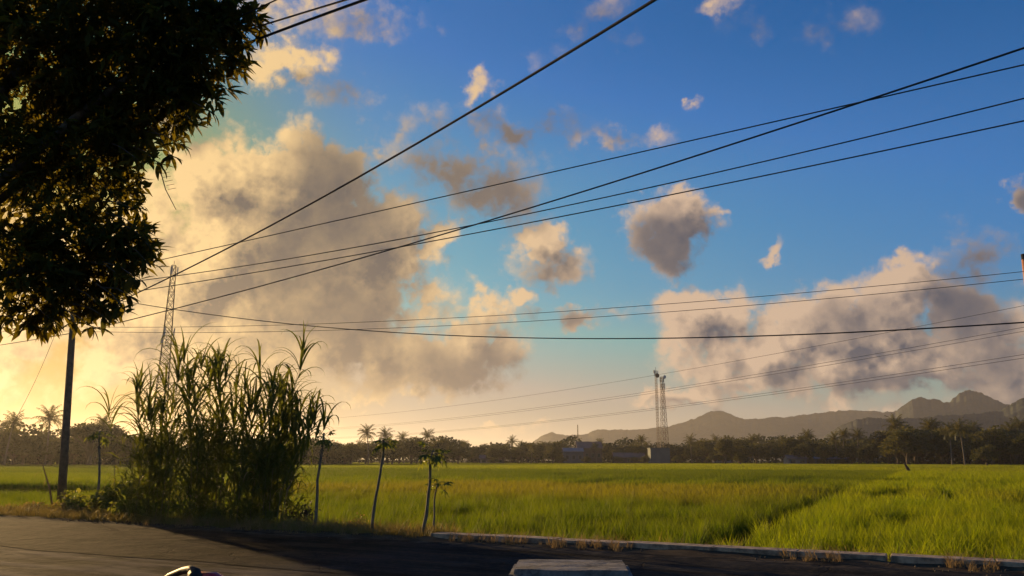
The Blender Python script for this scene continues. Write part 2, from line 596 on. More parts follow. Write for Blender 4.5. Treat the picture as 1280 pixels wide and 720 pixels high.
# ------------------------------------------------------------------ the ground, the road, the hills
def build_ground():
    mb = MB()
    mb.add([(-9000, -9000, FIELD_Z), (9000, -9000, FIELD_Z), (9000, 9000, FIELD_Z), (-9000, 9000, FIELD_Z)], [(0, 1, 2, 3)])
    tag(mb.obj('ground', M['field']), 'flat muddy green ground under the rice fields and far trees', 'ground', kind='structure')

    # raised roadside ground, sloping down to the field on the far side of the road
    ss = np.arange(-140, 60.1, .5)
    tt = np.array([-40, -12, -8, -5.3, -5.2, -2, -.9, -.5, -.2, 0, .3, 0.7, 1.2, 1.8])
    zz = np.array([-.03, -.03, -.03, -.03, -.03, -.03, -.03, -.005, .0, .01, -.05, -.25, -.5, -.75])
    Z = np.broadcast_to(zz[:, None], (len(tt), len(ss))).copy()
    rough = RNG.normal(0, .018, Z.shape)
    rough[:7] = 0
    Z += rough
    X = O2.x + A2.x * ss[None, :] + N2.x * tt[:, None]
    Y = O2.y + A2.y * ss[None, :] + N2.y * tt[:, None]
    me = grid_mesh('verge', X, Y, Z, M['dirt'])
    tag(link('verge', me), 'bare dirt verge between the road and the rice field', 'verge', kind='structure')

    def strip(name, t0, t1, s0, s1, z, m, wav=0.0, n=200):
        s_ = np.linspace(s0, s1, n)
        e0 = t0 + fbm1(s_, 31, 4, .25) * wav * 5 + RNG.normal(0, wav * .4, n)
        e1 = t1 + fbm1(s_, 32, 4, .4) * wav * 3 + RNG.normal(0, wav * .4, n)
        f = np.linspace(0, 1, 6)[:, None]
        T = e0[None] * (1 - f) + e1[None] * f
        Xs = O2.x + A2.x * s_[None] + N2.x * T
        Ys = O2.y + A2.y * s_[None] + N2.y * T
        return link(name, grid_mesh(name, Xs, Ys, np.full(T.shape, z), m))
    o = strip('road', -5.1, -.62, -140, 60, .0, M['road'], .035, 900)
    tag(o, 'dark asphalt country road with a dusty brown left end', 'road', kind='structure')
    o = strip('forecourt', -40, -4.6, -60, 60, -.007, M['apron_mix'], .03, 300)
    tag(o, 'worn pale concrete forecourt on the near side of the road', 'forecourt', kind='structure')


def road_material():
    m = mat('road_surface', (.034, .034, .036), None, rough=.95, spec=.012, coord='World')
    N, b = mat_tree(m)
    pos = N.n('ShaderNodeNewGeometry').outputs['Position']
    # new dark asphalt to the right of a diagonal seam, older dusty asphalt to the left
    x, y, z = N.sep(pos)
    wob = N.m('MULTIPLY', N.m('SUBTRACT', N.noise(pos, .9, 4, .6), .5), 1.2)
    k = N.m('ADD', N.m('ADD', N.m('MULTIPLY', x, .83), N.m('MULTIPLY', y, -.56)), wob)
    f = N.step(k, -12.3, -9.2)
    fine = N.noise(pos, 9, 6, .65)
    patch = N.step(N.noise(pos, .7, 5, .6), .4, .65)
    old = N.mix(N.step(N.noise(pos, 1.1, 6, .65), .42, .6), (.010, .007, .0042), (.042, .029, .0168))
    new = N.mix(patch, (.016, .018, .021), (.03, .031, .033))
    c = N.mix(f, old, new)
    c = N.mix(N.step(fine, .45, .68, 0, .8), c, N.mix(.55, c, (.085, .066, .048)))
    tl = N.v('DOT_PRODUCT', pos, (N2.x, N2.y, 0))
    sl = N.v('DOT_PRODUCT', pos, (A2.x, A2.y, 0))
    wear = N.noise(N.comb(N.m('MULTIPLY', sl, .12), N.m('MULTIPLY', tl, 1.3), 0), 1.6, 6, .65)
    c = N.mix(N.step(wear, .5, .62, 0, .75), c, (.008, .0075, .007))
    c = N.mix(N.step(wear, .46, .34, 0, .5), c, (.066, .048, .03))
    # hairline cracks
    vo = N.n('ShaderNodeTexVoronoi', feature='DISTANCE_TO_EDGE')
    N.put(vo.inputs['Vector'], N.v('ADD', pos, N.v('SCALE', N.noise(pos, 1.2, 3, .6, out='Color'), scale=1.1)))
    vo.inputs['Scale'].default_value = .42
    crack = N.step(vo.outputs['Distance'], .0, .012, 1, 0)
    c = N.mix(N.m('MULTIPLY', crack, .7), c, (.012, .011, .011))
    # dust near the verge
    tcoord = N.v('DOT_PRODUCT', N.v('SUBTRACT', pos, (O2.x, O2.y, 0)), (N2.x, N2.y, 0))
    dust = N.m('MULTIPLY', N.step(tcoord, -1.5, -.6), N.step(N.noise(pos, 2.5, 5, .65), .4, .7))
    c = N.mix(N.m('MULTIPLY', dust, .7), c, (.14, .115, .085))
    N.put(b.inputs['Base Color'], c)
    bn = N.n('ShaderNodeBump')
    bn.inputs['Strength'].default_value = .8
    bn.inputs['Distance'].default_value = .012
    hgt = N.m('ADD', N.noise(pos, 60, 4, .6), N.m('MULTIPLY', crack, -1.5))
    hgt = N.m('ADD', hgt, N.m('MULTIPLY', N.noise(pos, 1.6, 4, .55), 7.0))
    N.put(bn.inputs['Height'], N.m('ADD', hgt, N.m('MULTIPLY', wear, 4.0)))
    m.node_tree.links.new(bn.outputs[0], b.inputs['Normal'])
    return m


def apron_material():
    m = mat('forecourt_surface', (.1, .1, .1), None, rough=.95, spec=.012, coord='World')
    N, b = mat_tree(m)
    pos = N.n('ShaderNodeNewGeometry').outputs['Position']
    x, y, z = N.sep(pos)
    st_ = N.v('MULTIPLY', pos, (1.0, 1.0, 1.0))
    s_ = N.v('DOT_PRODUCT', pos, (A2.x, A2.y, 0))
    t_ = N.v('DOT_PRODUCT', pos, (N2.x, N2.y, 0))
    streak = N.noise(N.comb(N.m('MULTIPLY', s_, .35), N.m('MULTIPLY', t_, 1.8), 0), 1.2, 6, .65)
    blot = N.step(N.noise(pos, .8, 5, .6), .42, .62)
    conc = N.mix(N.step(streak, .4, .62), (.014, .0115, .0095), (.12, .095, .07))
    wob = N.m('MULTIPLY', N.m('SUBTRACT', N.noise(pos, .8, 5, .6), .5), 2.4)
    f = N.step(N.m('ADD', x, wob), -3.4, -2.4)
    dark = N.mix(blot, (.015, .016, .018), (.028, .028, .028))
    c = N.mix(f, conc, dark)
    N.put(b.inputs['Base Color'], c)
    bn = N.n('ShaderNodeBump')
    bn.inputs['Strength'].default_value = .8
    bn.inputs['Distance'].default_value = .014
    N.put(bn.inputs['Height'], N.m('ADD', N.noise(pos, 35, 6, .65), N.m('ADD', N.m('MULTIPLY', streak, 7.0), N.m('MULTIPLY', blot, 1.5))))
    m.node_tree.links.new(bn.outputs[0], b.inputs['Normal'])
    return m


M['road'] = road_material()
M['apron_mix'] = apron_material()
build_ground()


def hill(name, label, prof, dist, seed, depth_k=2.0):
    px = np.array([p[0] for p in prof], float)
    py = np.array([p[1] for p in prof], float)
    q = np.arange(px[0], px[-1] + .1, 1.0)
    yy = np.interp(q, px, py)
    pts = [at_depth(a, b, dist) for a, b in zip(q, yy)]
    xs = np.array([p.x for p in pts])
    h = np.maximum(np.array([p.z for p in pts]) - FIELD_Z, 0)
    h = np.convolve(np.pad(h, 4, mode='edge'), np.ones(3) / 3, 'same')[4:-4] + fbm1(q, seed, 4, .25) * h.max() * .010
    h[h < 1] = 0
    hm = h.max()
    v = np.concatenate([np.linspace(-1, 0, 70), np.linspace(.06, 1, 16)])
    D = v[:, None] * hm * depth_k * np.ones_like(h)[None, :]
    fold = fbm2(xs[None, :] / (hm * 1.1) + v[:, None] * 2.2 + .5 * np.sin(v[:, None] * 5 + xs[None, :] / hm), v[:, None] * 3.2 - xs[None, :] / (hm * 2.2), seed + 1, 5)
    shape = np.clip(1 - np.abs(v[:, None]) ** .85, 0, 1)
    Z = h[None, :] * shape * (1 + .22 * fold * (np.abs(v[:, None]) * 1.3).clip(0, 1))
    X = xs[None, :] * (1 + D / dist)
    me = grid_mesh(name, X, dist + D, np.maximum(Z, -.2) + FIELD_Z - .15, M['hill'])
    tag(link(name, me), label, 'hill', kind='structure')


hill('mountain_range', 'long pale hazy mountain range on the horizon', [
    (560, 575), (620, 566), (660, 556), (675, 546), (689, 540), (706, 544), (729, 543.5), (746, 537), (762, 537), (785, 537), (813, 535.5), (836, 533),
    (869, 523), (883, 516.5), (890, 514), (897, 513), (904, 513.5), (909, 516), (920, 521), (931, 524), (945, 523.5), (968, 521), (979, 522), (999, 519),
    (1032, 515), (1063, 512), (1089, 513.5), (1103, 515), (1120, 513.5), (1150, 516), (1200, 520), (1300, 515), (1400, 520), (1500, 530), (1640, 575)], 2900, 5)
hill('mountain_peaks', 'two dark pointed mountain peaks above the right woodland', [
    (1060, 575), (1090, 545), (1110, 523), (1120, 514), (1128, 507.5), (1136, 502), (1142, 499), (1153, 496), (1159, 498.5), (1170, 498), (1180, 503.5), (1187, 502),
    (1198, 492), (1205, 488.5), (1211, 487), (1217, 488), (1224, 490.6), (1241, 497.7), (1252, 503), (1262, 506), (1285, 518), (1320, 540), (1360, 575)], 2150, 9)
hill('foothill', 'low dark green foothill in front of the peaks', [
    (1000, 575), (1020, 556), (1038, 540), (1052, 531), (1072, 524), (1086, 521.5), (1103, 523), (1128, 523), (1156, 521.5), (1179, 519), (1200, 518.5), (1224, 517),
    (1249, 513), (1266, 504), (1280, 497), (1310, 486), (1350, 480), (1420, 500), (1500, 530), (1580, 575)], 1350, 13)


# ------------------------------------------------------------------ rice
def rice_material():
    m = bpy.data.materials.new('rice_leaf')
    m.use_nodes = True
    t = m.node_tree
    t.nodes.clear()
    N = NT(t)
    out = N.n('ShaderNodeOutputMaterial')
    b = N.n('ShaderNodeBsdfPrincipled')
    tr = N.n('ShaderNodeBsdfTranslucent')
    mx = N.n('ShaderNodeMixShader')
    pos = N.n('ShaderNodeNewGeometry').outputs['Position']
    rel = N.v('SUBTRACT', pos, (O2.x, O2.y, 0))
    s_ = N.v('DOT_PRODUCT', rel, (A2.x, A2.y, 0))
    t_ = N.v('DOT_PRODUCT', rel, (N2.x, N2.y, 0))
    big = N.noise(pos, .09, 4, .55)
    mid = N.noise(pos, .5, 4, .6)
    at = N.n('ShaderNodeAttribute', attribute_name='h').outputs['Fac']
    green = N.mix(N.step(mid, .35, .65), (.036, .062, .007), (.075, .096, .009))
    lush = N.mix(N.step(mid, .35, .65), (.09, .128, .006), (.135, .152, .008))
    right = N.step(s_, 4.6, 5.0)
    c = N.mix(right, green, lush)
    # plots farther out on the left, trees' shadow band put into a darker green
    plot = N.m('MULTIPLY', N.m('MULTIPLY', N.step(t_, 48, 50), N.step(t_, 118, 122, 1, 0)), N.step(s_, -2, 6, 1, 0))
    c = N.mix(N.m('MULTIPLY', plot, .8), c, (.028, .05, .014))
    far = N.step(t_, 118, 124)
    c = N.mix(far, c, N.mix(N.step(N.noise(N.v('MULTIPLY', pos, (.02, .12, 1)), 1.0, 3, .6), .42, .55), (.11, .125, .014), (.06, .085, .014)))
    # ripening brown strip
    u = N.m('DIVIDE', N.m('ADD', s_, 12), 22)
    v = N.m('DIVIDE', N.m('SUBTRACT', t_, 30), 13)
    rr = N.m('SQRT', N.m('ADD', N.m('MULTIPLY', u, u), N.m('MULTIPLY', v, v)))
    ripe = N.step(N.m('ADD', rr, N.m('MULTIPLY', N.m('SUBTRACT', big, .5), 2.2)), .35, 1.3, 1, 0)
    c = N.mix(N.m('MULTIPLY', ripe, N.step(at, 0, .6, .15, .68)), c, (.118, .092, .03))
    tip = N.step(at, .6, 1.0, 0, .3)
    c = N.mix(tip, c, (.15, .14, .022))
    N.put(b.inputs['Base Color'], c)
    b.inputs['Roughness'].default_value = .6
    b.inputs['Specular IOR Level'].default_value = .2
    N.put(tr.inputs['Color'], N.mix(1.0, c, (2.4, 2.45, .6), 'MULTIPLY'))
    mx.inputs[0].default_value = .6
    t.links.new(b.outputs[0], mx.inputs[1])
    t.links.new(tr.outputs[0], mx.inputs[2])
    t.links.new(mx.outputs[0], out.inputs['Surface'])
    return m


M['rice'] = rice_material()


def blade_patch(name, n, rad, h0, h1, width, seg, droop, seed, m, square=False):
    """many leaf blades rooted in a disc or square, as one mesh with a 0..1 height attribute"""
    r = np.random.default_rng(seed)
    V, F, H = [], [], []
    for _ in range(n):
        if square:
            bx, by = r.uniform(-rad, rad, 2)
        else:
            q, a = rad * math.sqrt(r.random()), r.uniform(0, 6.283)
            bx, by = q * math.cos(a), q * math.sin(a)
        az = r.uniform(0, 6.283)
        h = r.uniform(h0, h1)
        lean = r.uniform(.03, .24) * h
        dr = r.uniform(.2, 1.0) * droop * h
        w = width * r.uniform(.7, 1.3)
        ca, sa = math.cos(az), math.sin(az)
        fa = az + math.pi / 2 + r.uniform(-.6, .6)
        fx, fy = math.cos(fa), math.sin(fa)
        k = len(V)
        for i in range(seg + 1):
            u = i / seg
            d = lean * u + dr * u ** 3
            z = h * (u - .35 * droop * u ** 3 * dr / max(h, .01))
            ww = w * (1 - u ** 2 * .96) * .5
            cx, cy = bx + ca * d, by + sa * d
            V += [(cx - fx * ww, cy - fy * ww, z), (cx + fx * ww, cy + fy * ww, z)]
            H += [u, u]
        for i in range(seg):
            F.append((k + 2 * i, k + 2 * i + 1, k + 2 * i + 3, k + 2 * i + 2))
    me = np_mesh(name, V, F, m)
    at = me.attributes.new('h', 'FLOAT', 'POINT')
    at.data.foreach_set('value', np.array(H, dtype=np.float32))
    return me


def scatter_group(name, meshes, tilt, smin, smax):
    c = bpy.data.collections.new(name + '_source')
    for me in meshes:
        c.objects.link(bpy.data.objects.new(me.name, me))
    g = bpy.data.node_groups.new(name, 'GeometryNodeTree')
    g.interface.new_socket('Geometry', in_out='INPUT', socket_type='NodeSocketGeometry')
    g.interface.new_socket('Geometry', in_out='OUTPUT', socket_type='NodeSocketGeometry')
    gi, go = g.nodes.new('NodeGroupInput'), g.nodes.new('NodeGroupOutput')
    ip = g.nodes.new('GeometryNodeInstanceOnPoints')
    ci = g.nodes.new('GeometryNodeCollectionInfo')
    ci.inputs['Collection'].default_value = c
    ci.inputs['Separate Children'].default_value = True
    ci.inputs['Reset Children'].default_value = True
    rv = g.nodes.new('FunctionNodeRandomValue')
    rv.data_type = 'FLOAT_VECTOR'
    rv.inputs[0].default_value = (-tilt, -tilt, 0)
    rv.inputs[1].default_value = (tilt, tilt, 6.283)
    rs = g.nodes.new('FunctionNodeRandomValue')
    rs.data_type = 'FLOAT'
    rs.inputs[2].default_value = smin
    rs.inputs[3].default_value = smax
    rs.inputs['Seed'].default_value = 5
    ip.inputs['Pick Instance'].default_value = True
    L = g.links.new
    L(gi.outputs[0], ip.inputs['Points'])
    L(ci.outputs[0], ip.inputs['Instance'])
    L(rv.outputs[0], ip.inputs['Rotation'])
    L(rs.outputs[1], ip.inputs['Scale'])
    L(ip.outputs[0], go.inputs[0])
    return g


def scatter(name, pts, group, label, cat):
    me = bpy.data.meshes.new(name)
    me.vertices.add(len(pts))
    me.vertices.foreach_set('co', np.asarray(pts, dtype=np.float32).ravel())
    o = link(name, me)
    md = o.modifiers.new('scatter', 'NODES')
    md.node_group = group
    return tag(o, label, cat, kind='stuff')


def st_arr(x, y):
    dx, dy = x - O2.x, y - O2.y
    return dx * A2.x + dy * A2.y, dx * N2.x + dy * N2.y


def build_rice():
    near = [blade_patch(f'rice_clump_{"abcd"[i]}', 30, .10, .34, .72, .0125, 4, .42, 40 + i, M['rice']) for i in range(4)]
    mid = [blade_patch(f'rice_patch_{"abc"[i]}', 90, .5, .42, .80, .03, 2, .5, 50 + i, M['rice'], True) for i in range(3)]
    far = [blade_patch(f'rice_swathe_{"ab"[i]}', 110, 1.6, .45, .80, .13, 2, .4, 60 + i, M['rice'], True) for i in range(2)]
    gn = scatter_group('rice_clumps', near, .16, .6, 1.25)
    gm = scatter_group('rice_patches', mid, .05, .72, 1.2)
    gf = scatter_group('rice_swathes', far, .01, .85, 1.12)

    def pts(y0, y1, step, jit):
        ys = np.arange(y0, y1, step)
        P = []
        for y in ys:
            w = .74 * y + 5
            P.append(np.stack([np.arange(-w, w, step), np.full(len(np.arange(-w, w, step)), y)], -1))
        P = np.concatenate(P)
        P += RNG.uniform(-jit, jit, P.shape)
        return P

    def keep(P, gap):
        s, t = st_arr(P[:, 0], P[:, 1])
        wob = fbm1(t, 3, 3, .3) * .12
        ok = (t > .95) & ((np.abs(s - 4.75 + .02 * t - wob) > gap * .95) | (t > 42)) & (np.abs(t - 42) > gap * 1.5)
        for k in (-26, -62, 44, 88, 130, -100):
            ok &= np.abs(s - k) > gap
        for k in (122, 185, 250, 330):
            ok &= np.abs(t - k) > gap * 1.6
        return P[ok], s[ok], t[ok]
    P, s, t = keep(pts(8, 42, .215, .10), .42)
    P = P[(t < 22.0)]
    z = np.full(len(P), FIELD_Z) + RNG.normal(0, .02, len(P))
    rows = fbm2(st_arr(P[:, 0], P[:, 1])[0] / .45, st_arr(P[:, 0], P[:, 1])[1] / 5, 14, 3)
    dens = .55 * rows + .7 * fbm2(P[:, 0] / 1.6, P[:, 1] / 1.6, 12, 3)
    ok = dens > -.55 + .25 * RNG.random(len(P))
    P, z = P[ok], z[ok] + .10 * dens[ok]
    scatter('rice_plants', np.column_stack([P, z]), gn, 'tall green rice plants growing right behind the low kerb', 'rice plants')
    P, s, t = keep(pts(20, 135, .62, .3), .55)
    P = P[t >= 22.0]
    P = P[P[:, 1] < 130]
    s, t = st_arr(P[:, 0], P[:, 1])
    P = P[fbm2(s / 1.3, t / 16, 15, 4) + .5 * fbm2(s / 7, t / 7, 16, 3) > -.62 + .2 * RNG.random(len(P))]
    z = np.full(len(P), FIELD_Z) + fbm2(P[:, 0] / 9, P[:, 1] / 9, 4, 3) * .05
    scatter('rice_plots', np.column_stack([P, z]), gm, 'yellow green and brown rice plots in the middle of the field', 'rice plants')
    P, s, t = keep(pts(128, 480, 2.3, 1.1), 1.0)
    z = np.full(len(P), FIELD_Z)
    scatter('far_rice_plots', np.column_stack([P, z]), gf, 'far rice plots reaching to the tree line', 'rice plants')
    # verge grass: dry tufts in front of and behind the kerb
    dry = [blade_patch(f'dry_tuft_{"abc"[i]}', 22, .07, .06, .26, .009, 3, .9, 70 + i, M['dry_leaf']) for i in range(3)]
    grn = [blade_patch(f'weed_tuft_{"abc"[i]}', 26, .10, .10, .42, .012, 3, .9, 80 + i, M['creeper']) for i in range(3)]
    gd = scatter_group('dry_tufts', dry, .3, .5, 1.3)
    gg = scatter_group('weed_tufts', grn, .3, .5, 1.3)
    P = []
    for _ in range(520):
        s_ = RNG.uniform(-22, 24)
        cl = fbm1(np.array([s_]), 8, 3, .7)[0]
        lim = .05 if s_ > 8 else (-.1 if s_ > -1 else .25)
        if cl < lim - .1:
            continue
        t_ = -.12 - abs(RNG.normal(0, .22)) if s_ > -.6 else RNG.uniform(-.7, .6)
        P.append(st(s_, t_, .0))
    for _ in range(250):
        s_ = RNG.uniform(-.5, 24)
        P.append(st(s_, RNG.uniform(.48, .75), -.1))
    scatter('dry_verge_grass', [tuple(p) for p in P], gd, 'dry straw coloured grass tufts along the kerb and verge', 'dry grass')
    P = [tuple(st(RNG.uniform(-60, -.6), RNG.uniform(-.25, 1.6), -.12)) for _ in range(4200)]
    P += [tuple(st(RNG.uniform(-.6, 24), RNG.uniform(.52, 1.0), -.22)) for _ in range(700)]
    scatter('verge_weeds', P, gg, 'low green weeds covering the verge on the left', 'weeds')


build_rice()


# ------------------------------------------------------------------ leaf clouds for crowns
def leaf_cards(name, centres, dirs, length, width, m, rng, droop=.25, jitter=.35):
    """pointed leaves (two quads each, folded along the midrib) growing from centres along dirs; arrays"""
    n = len(centres)
    d = dirs + rng.normal(0, jitter, (n, 3))
    d /= np.linalg.norm(d, axis=1, keepdims=True) + 1e-9
    L = length * rng.uniform(.65, 1.2, n)[:, None]
    W = width * rng.uniform(.7, 1.2, n)[:, None] * .5
    up = rng.normal(0, 1, (n, 3)) * .5 + np.array([0, 0, 1])
    sd_ = np.cross(d, up)
    sd_ /= np.linalg.norm(sd_, axis=1, keepdims=True) + 1e-9
    nm = np.cross(sd_, d)
    drop = np.zeros((n, 3))
    drop[:, 2] = -droop
    a = centres
    mid = centres + d * L * .5 + drop * L * .25
    tip = centres + d * L + drop * L
    lft = mid + sd_ * W + nm * W * .35
    rgt = mid - sd_ * W + nm * W * .35
    V = np.stack([a, lft, mid, tip, rgt], 1).reshape(-1, 3)
    k = np.arange(n)[:, None] * 5
    F = np.concatenate([k + np.array([[0, 2, 3, 1]]), k + np.array([[0, 4, 3, 2]])])
    return np_mesh(name, V, F, m)


def ball(rng, n, c, r, shell=.35):
    d = rng.normal(0, 1, (n, 3))
    d /= np.linalg.norm(d, axis=1, keepdims=True)
    q = shell + (1 - shell) * rng.random(n) ** .6
    return np.asarray(c) + d * q[:, None] * np.asarray(r), d


# far palms and trees: unit-height meshes shared by the copies (1 unit = 10 m)
def palm_meshes(seed):
    r = np.random.default_rng(seed)
    H = 10.0
    mb = MB()
    lx, ly = r.uniform(-.9, .9, 2)
    pts = [(lx * (i / 6) ** 2, ly * (i / 6) ** 2, H * .84 * i / 6) for i in range(7)]
    mb.tube(pts, [.24, .17, .15, .14, .13, .12, .13], 7)
    trunk = mb.mesh('trunk', M['palm_bark'], True)
    top = np.array(pts[-1])
    V, F = [], []

    def quad(p):
        k = len(V)
        V.extend(p)
        F.append((k, k + 1, k + 2, k + 3))
    nf = 26
    for i in range(nf):
        az = i * 2.4 + r.uniform(-.3, .3)
        el = R(86 - 118 * i / nf + r.uniform(-10, 10))
        Lf = r.uniform(2.5, 3.3)
        p = top.copy()
        e = el
        prev = None
        seg = 8
        for k in range(seg):
            step = Lf / seg
            d = np.array([math.cos(az) * math.cos(e), math.sin(az) * math.cos(e), math.sin(e)])
            q = p + d * step
            side = np.array([-math.sin(az), math.cos(az), 0])
            ll = .62 * math.sin(math.pi * (k + .9) / (seg + 1)) + .12
            for sg in (-1, 1):
                for h in (0, .5):
                    b0 = p + d * step * h
                    b1 = b0 + d * step * .34
                    tipv = b0 + side * sg * ll * .75 + d * .25 + np.array([0, 0, -ll * r.uniform(.2, .9)])
                    quad([b0, b1, tipv + d * .05, tipv])
            sw = .035
            quad([p - side * sw, p + side * sw, q + side * sw * .7, q - side * sw * .7])
            p = q
            e -= R(6 + 8 * k / seg) * r.uniform(.6, 1.2)
    crown = np_mesh('crown', V, F, M['palm_leaf'])
    return trunk, crown


def tree_meshes(seed, flat=1.0, wide=1.0, m=None):
    r = np.random.default_rng(seed)
    mb = MB()
    H = 10.0
    mb.tube([(0, 0, 0), (.15, .05, 1.4), (.1, .1, 3), (.3, 0, 5)], [.38, .28, .22, .12], 7)
    C = []
    nl = 15
    for i in range(nl):
        a = i * 2.39996 + r.uniform(-.4, .4)
        q = math.sqrt((i + .5) / nl) * 2.6 * wide
        z = 3.2 + (H - 4.6) * (1 - (q / (2.9 * wide)) ** 2) * r.uniform(.45, 1.0) * flat + (1 - flat) * (3.6 + r.uniform(-.3, .5))
        c = (q * math.cos(a), q * math.sin(a), z)
        C.append((c, r.uniform(.95, 1.5)))
        mb.tube([(.15, .05, 2.0), (c[0] * .5, c[1] * .5, 2 + (z - 2) * .6), c], [.16, .1, .04], 5, False)
    trunk = mb.mesh('trunk', M['bark'], True)
    P, D = [], []
    for c, rad in C:
        p, d = ball(r, 150, c, (rad * 1.15 * wide ** .5, rad * 1.15 * wide ** .5, rad * (.8 if flat == 1 else .4)), .3)
        P.append(p)
        D.append(d)
    crown = leaf_cards('crown', np.concatenate(P), np.concatenate(D), .62, .36, m or M['tree_leaf'], r, .2, .7)
    return trunk, crown


PALMS = [palm_meshes(100 + i) for i in range(4)]
TREES = [tree_meshes(200 + i, 1.0, w) for i, w in enumerate((1.0, 1.25, .85, 1.1))]
UMB = tree_meshes(300, .25, 1.5)


def far_plant(name, meshes, px, top_py, depth, label, cat, group=None, wide=1.0):
    top = at_depth(px, top_py, depth)
    h = max(top.z - FIELD_Z, 2.0)
    e = thing(name, label, cat, (top.x, depth, FIELD_Z), random.uniform(0, 6.28), group)
    k = h / 10.0
    e.scale = (k * wide, k * wide, k)
    link('trunk', meshes[0], e)
    link('crown', meshes[1], e)
    return e


def tree_line():
    rr = random.Random(21)
    # singles that stand out
    far_plant('coconut_palm', PALMS[0], 65, 512, 255, 'tall coconut palm in golden haze left of the leaning pole', 'palm tree')
    far_plant('coconut_palm', PALMS[1], 125, 521, 265, 'bushy coconut palm in golden haze right of the pole', 'palm tree')
    far_plant('coconut_palm', PALMS[2], 14, 518, 250, 'coconut palm in golden haze at the left edge of the field', 'palm tree')
    far_plant('umbrella_tree', UMB, 118, 514, 245, 'broad flat topped tree in golden haze right of the leaning pole', 'tree', wide=1.25)
    far_plant('coconut_palm', PALMS[0], 462, 534, 330, 'tall slim coconut palm above the thicket, left of its twin', 'palm tree')
    far_plant('coconut_palm', PALMS[2], 481, 537, 320, 'tall coconut palm rising behind the second slim papaya', 'palm tree')
    far_plant('coconut_palm', PALMS[3], 863, 545, 400, 'coconut palm standing just right of the lattice towers', 'palm tree')
    far_plant('coconut_palm', PALMS[1], 804, 545, 420, 'coconut palm standing just left of the lattice towers', 'palm tree')
    far_plant('coconut_palm', PALMS[1], 1051, 537, 330, 'coconut palm standing apart before the misty gap', 'palm tree')
    far_plant('coconut_palm', PALMS[3], 1070, 538, 330, 'coconut palm at the left side of the misty gap', 'palm tree')
    far_plant('leaning_tree', TREES[2], 1118, 533, 290, 'leafy tree with pale trunk at the woodland corner', 'tree', wide=1.2)
    far_plant('round_tree', TREES[1], 1230, 552, 235, 'low round bright tree in front of the right woodland', 'tree', wide=1.3)
    far_plant('banana_shrub', TREES[0], 925, 563, 300, 'small bright bush at the field edge below white house', 'bush', wide=1.3)

    segs = [  # px0, px1, step, top y (start, end), depth, spread, palms, where
        (-60, 165, 12, 530, 534, 275, 25, .15, 'in the golden haze at the left end of the tree line'),
        (165, 345, 17, 540, 545, 290, 40, .2, 'behind the elephant grass in the tree line'),
        (345, 445, 12, 541, 549, 300, 40, .2, 'between the elephant grass and the twin palms'),
        (440, 560, 10, 548, 543, 340, 40, .25, 'behind the slim papayas in the tree line'),
        (560, 702, 9, 553, 549, 400, 50, .35, 'in the tree line left of the blue grey shed'),
        (745, 812, 9, 553, 553, 430, 30, .4, 'between the blue grey shed and the lattice towers'),
        (838, 905, 9, 550, 545, 430, 40, .3, 'between the lattice towers and the white house'),
        (905, 1000, 9, 543, 544, 380, 50, .35, 'in the dark wood right of the white house'),
        (1000, 1092, 9, 543, 549, 350, 40, .35, 'in the wood above the long low shed'),
        (1108, 1200, 9, 526, 525, 290, 40, .3, 'in the tall woodland left of the round bright tree'),
        (1200, 1360, 10, 529, 523, 290, 40, .3, 'in the tall woodland at the right edge of the field'),
    ]
    for x0, x1, stp, y0, y1, dep, spr, pf, where in segs:
        x = x0
        while x < x1:
            u = (x - x0) / (x1 - x0)
            y = y0 + (y1 - y0) * u + rr.uniform(-4, 7) * (1.4 if dep < 280 else 1)
            d = dep + rr.uniform(-spr, spr)
            if rr.random() < pf:
                far_plant('coconut_palm', PALMS[rr.randrange(4)], x, y - 2, d, 'coconut palm ' + where, 'palm tree', 'coconut palms ' + where)
            else:
                far_plant('broadleaf_tree', TREES[rr.randrange(4)], x, y, d, 'dense broadleaf tree ' + where, 'tree', 'broadleaf trees ' + where, rr.uniform(1.1, 1.75))
            x += stp * rr.uniform(.55, 1.15)
    # the undergrowth that closes the wood near the ground
    r = np.random.default_rng(5)
    P, D = [], []
    for x0, x1, dep, hgt in ((-420, 165, 290, 11), (165, 445, 330, 7.5), (445, 1000, 455, 12), (1000, 1100, 400, 9.5), (1095, 1400, 315, 10)):
        n = int((x1 - x0) * 34)
        px = r.uniform(x0, x1, n)
        dd = dep + r.uniform(-18, 26, n)
        xx = (px - 640) / FOC * dd / .977
        bump = 1 + .45 * fbm1(xx, 17, 4, .06)
        zz = FIELD_Z + r.random(n) ** .8 * hgt * bump
        P.append(np.stack([xx, dd, zz], -1))
        d = r.normal(0, 1, (n, 3))
        d[:, 2] = np.abs(d[:, 2]) * .6
        D.append(d)
    me = leaf_cards('undergrowth', np.concatenate(P), np.concatenate(D), 1.9, 1.3, M['thicket'], r, .2, .5)
    tag(link('undergrowth', me), 'dark tangled undergrowth closing the foot of the tree line', 'undergrowth', kind='stuff')


tree_line()


